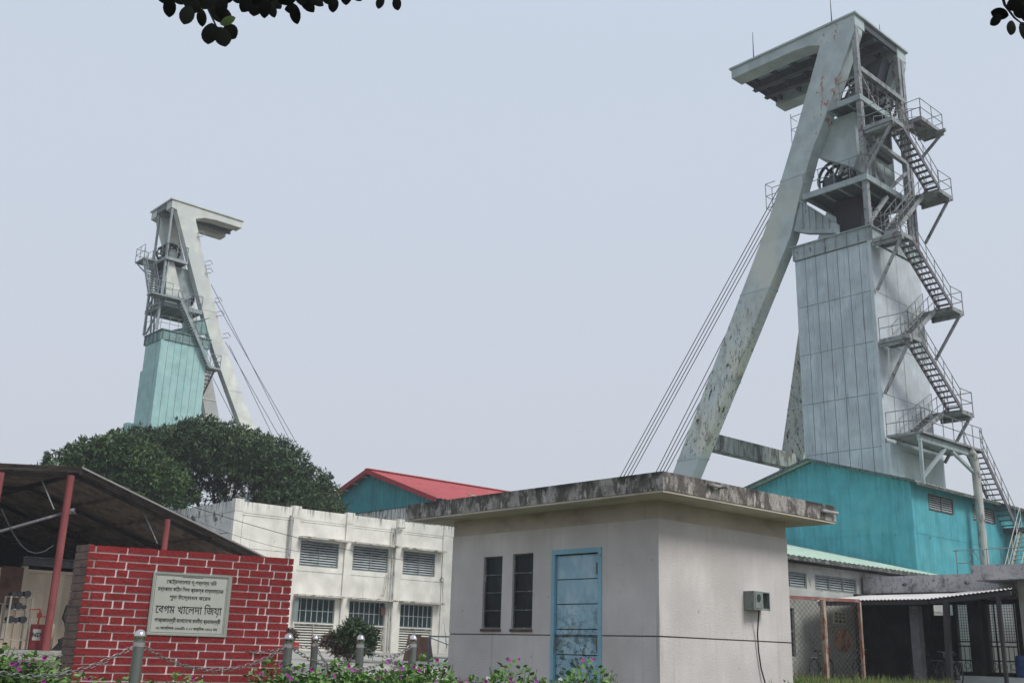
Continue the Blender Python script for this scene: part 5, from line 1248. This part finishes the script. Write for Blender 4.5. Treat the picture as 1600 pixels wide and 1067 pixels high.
# ------------------------------------------------------------------ FLOWER BED
def flowers():
    protos=[]
    for k in range(4):
        t=thing('flowering_plant','x','plant',(0,0,0),'flowering plants in the foreground bed')
        h=.80+.05*k; V=[]
        cnt=640
        ang=rng.random(cnt)*2*np.pi; rr=np.sqrt(rng.random(cnt))*.27; z=h*(.35+.65*rng.random(cnt)**.6)*(1-.35*(rr/.3)**2)
        cen=np.stack([rr*np.cos(ang),rr*np.sin(ang),z],1); d=unit(np.stack([np.cos(ang),np.sin(ang),np.full(cnt,.35)],1)+rng.normal(size=(cnt,3))*.5); n_=unit(rng.normal(size=(cnt,3))*.5+np.array([0,0,1.]))
        leafobj('foliage','petleaf',t,leafverts(cen,d,n_,.036+.034*rng.random(cnt),.024+.018*rng.random(cnt)),org=Vector((0,0,0)))
        m=MB()
        for i in range(7):
            a=i*.9; m.tube([(0.03*math.cos(a),.03*math.sin(a),0),(.1*math.cos(a),.1*math.sin(a),h*.5),(.2*math.cos(a),.2*math.sin(a),h*.93)],.006,4,r2=.003)
        m.build('stem','plantstem',t,local=True)
        # blossoms: five petals fan
        for i in range(3):
            a=random.uniform(0,6.28); r=random.uniform(.02,.22); c=Vector((r*math.cos(a),r*math.sin(a),h*(1.0-.35*(r/.3)**2)+random.uniform(-.03,.04))); R=random.uniform(.014,.024)
            nrm=Vector((-.55+random.uniform(-.4,.4),-.6+random.uniform(-.4,.4),.45)).normalized(); s=nrm.orthogonal().normalized(); q=nrm.cross(s)
            m=MB(); vs=[c-nrm*R*.4]; 
            for j in range(10):
                an=2*math.pi*j/10; rj=R*(1.0 if j%2==0 else .72); vs.append(c+s*rj*math.cos(an)+q*rj*math.sin(an))
            m.add(vs,[(0,j+1,(j+1)%10+1) for j in range(10)]); m.build('blossom',('petal','petalp','petal','petalw')[k] if (k!=3 or i<1) else 'petal',t,local=True,recalc=False)
        protos.append(t)
    # bearings (x in the photo), distance, height factor
    spots=[]
    for x in range(-20,110,16): spots.append((x,8.6,.92+.10*random.random()))
    for x in range(0,100,24): spots.append((x,9.6,.98))
    for x in range(110,450,24): spots.append((x,8.2+random.random()*.3,.76+.13*random.random()))
    for x in range(460,720,16): spots.append((x,8.8+random.random()*.7,.90+.10*random.random()))
    for x in range(715,965,12): spots.append((x,8.2+random.random()*.5,.86+.09*random.random()))
    spots+=[(640,8.9,1.08),(690,9.0,1.07),(925,8.3,1.02),(655,8.4,1.03),(560,9.6,1.0),(600,9.9,1.0),(500,9.2,.98),(30,9.4,1.06),(60,9.8,1.02),(815,8.8,1.0)]
    where=lambda x: 'left of the brick wall' if x<105 else 'before the brick wall' if x<450 else 'between the bollards' if x<700 else 'before the hut front'
    used=set()
    for i,(x,D,hs) in enumerate(spots):
        k=3 if x in (925,815,30) else i%3; src=protos[k]
        if k in used: t=copytree(src)
        else: t=src; used.add(k)
        yaw=YAW+math.atan((800-x)/FPX); t.location=(D*math.cos(yaw),D*math.sin(yaw),0); t.rotation_euler=(0,0,random.uniform(0,.6)); t.scale=(1,1,hs)
        t['label']='bushy green plant with %s blossoms growing %s'%(('magenta','purple-pink','magenta','white and pink')[k],where(x))
    for k in range(4):
        if k not in used:
            for ch in list(protos[k].children): bpy.data.objects.remove(ch)
            bpy.data.objects.remove(protos[k])
    # grass and weeds
    cnt=9000
    D=rng.uniform(13.5,33,cnt); xx=rng.uniform(1225,1470,cnt); yaw=YAW+np.arctan((800-xx)/FPX)
    X=D*np.cos(yaw); Y=D*np.sin(yaw); Z=np.array([gh(a,b) for a,b in zip(X,Y)])
    keep=(Y<7.6)|(X>12.4); X,Y,Z=X[keep],Y[keep],Z[keep]; n=len(X)
    cen=np.stack([X,Y,Z],1); d=unit(np.stack([rng.normal(size=n)*.25,rng.normal(size=n)*.25,np.ones(n)],1)); n_=unit(np.stack([rng.normal(size=n),rng.normal(size=n),rng.normal(size=n)*.2],1))
    o=leafobj('grass_patch','grass',None,leafverts(cen,d,n_,.16+.30*rng.random(n)**2,np.full(n,.022)),org=Vector((0,0,0)))
    tagk(o,'stuff','sunlit green grass growing between the hut and the porch','grass')
    for x,D,h,lab in ((1185,8.6,.84,'scrawny leafy weed at the foot of the hut side wall, left one'),(1222,8.7,.90,'taller leafy weed by the hut right corner'),(1140,8.6,.80,'tiny weed sprouting beside the hanging cable'),(950,9.2,.92,'sparse weed beside the hut front corner')):
        yaw=YAW+math.atan((800-x)/FPX); p=(D*math.cos(yaw),D*math.sin(yaw),0)
        t=thing('weed',lab,'weed',p)
        m=MB()
        cs=[]; 
        for i in range(5):
            a=i*1.3; q=Vector(p)+Vector((.12*math.cos(a),.12*math.sin(a),h*(.9+.1*random.random()))); m.tube([p,Vector(p)+Vector((.03*math.cos(a),.03*math.sin(a),h*.6)),q],.005,4,r2=.002)
            for j in range(12): cs.append(Vector(p).lerp(q,.75+.25*j/12)+Vector((random.uniform(-.02,.02),random.uniform(-.02,.02),0)))
        m.build('stem','plantstem',t)
        c=np.array([v[:] for v in cs]); k=len(c); leafobj('foliage','petleaf',t,leafverts(c,unit(rng.normal(size=(k,3))+[0,0,.4]),unit(rng.normal(size=(k,3))+[0,0,1.]),.03+.02*rng.random(k),np.full(k,.016)))
flowers()

# ------------------------------------------------------------------ thin haze
def haze():
    m=MB(); m.box(-2600,3600,-2600,3600,-1.0,37.0); me=m.mesh('haze',None)
    mt=bpy.data.materials.new('haze_air'); mt.use_nodes=True; t=mt.node_tree; t.nodes.clear()
    o=t.nodes.new('ShaderNodeOutputMaterial'); v=t.nodes.new('ShaderNodeVolumePrincipled')
    v.inputs['Density'].default_value=HAZE; v.inputs['Color'].default_value=(.93,.95,1,1); v.inputs['Anisotropy'].default_value=.2
    t.links.new(v.outputs[0],o.inputs['Volume']); me.materials.append(mt)
    ob=bpy.data.objects.new('haze',me); C.objects.link(ob); ob['kind']='stuff'; ob['label']='thin pale haze in the air over the whole yard'
HAZE=.0009
haze()
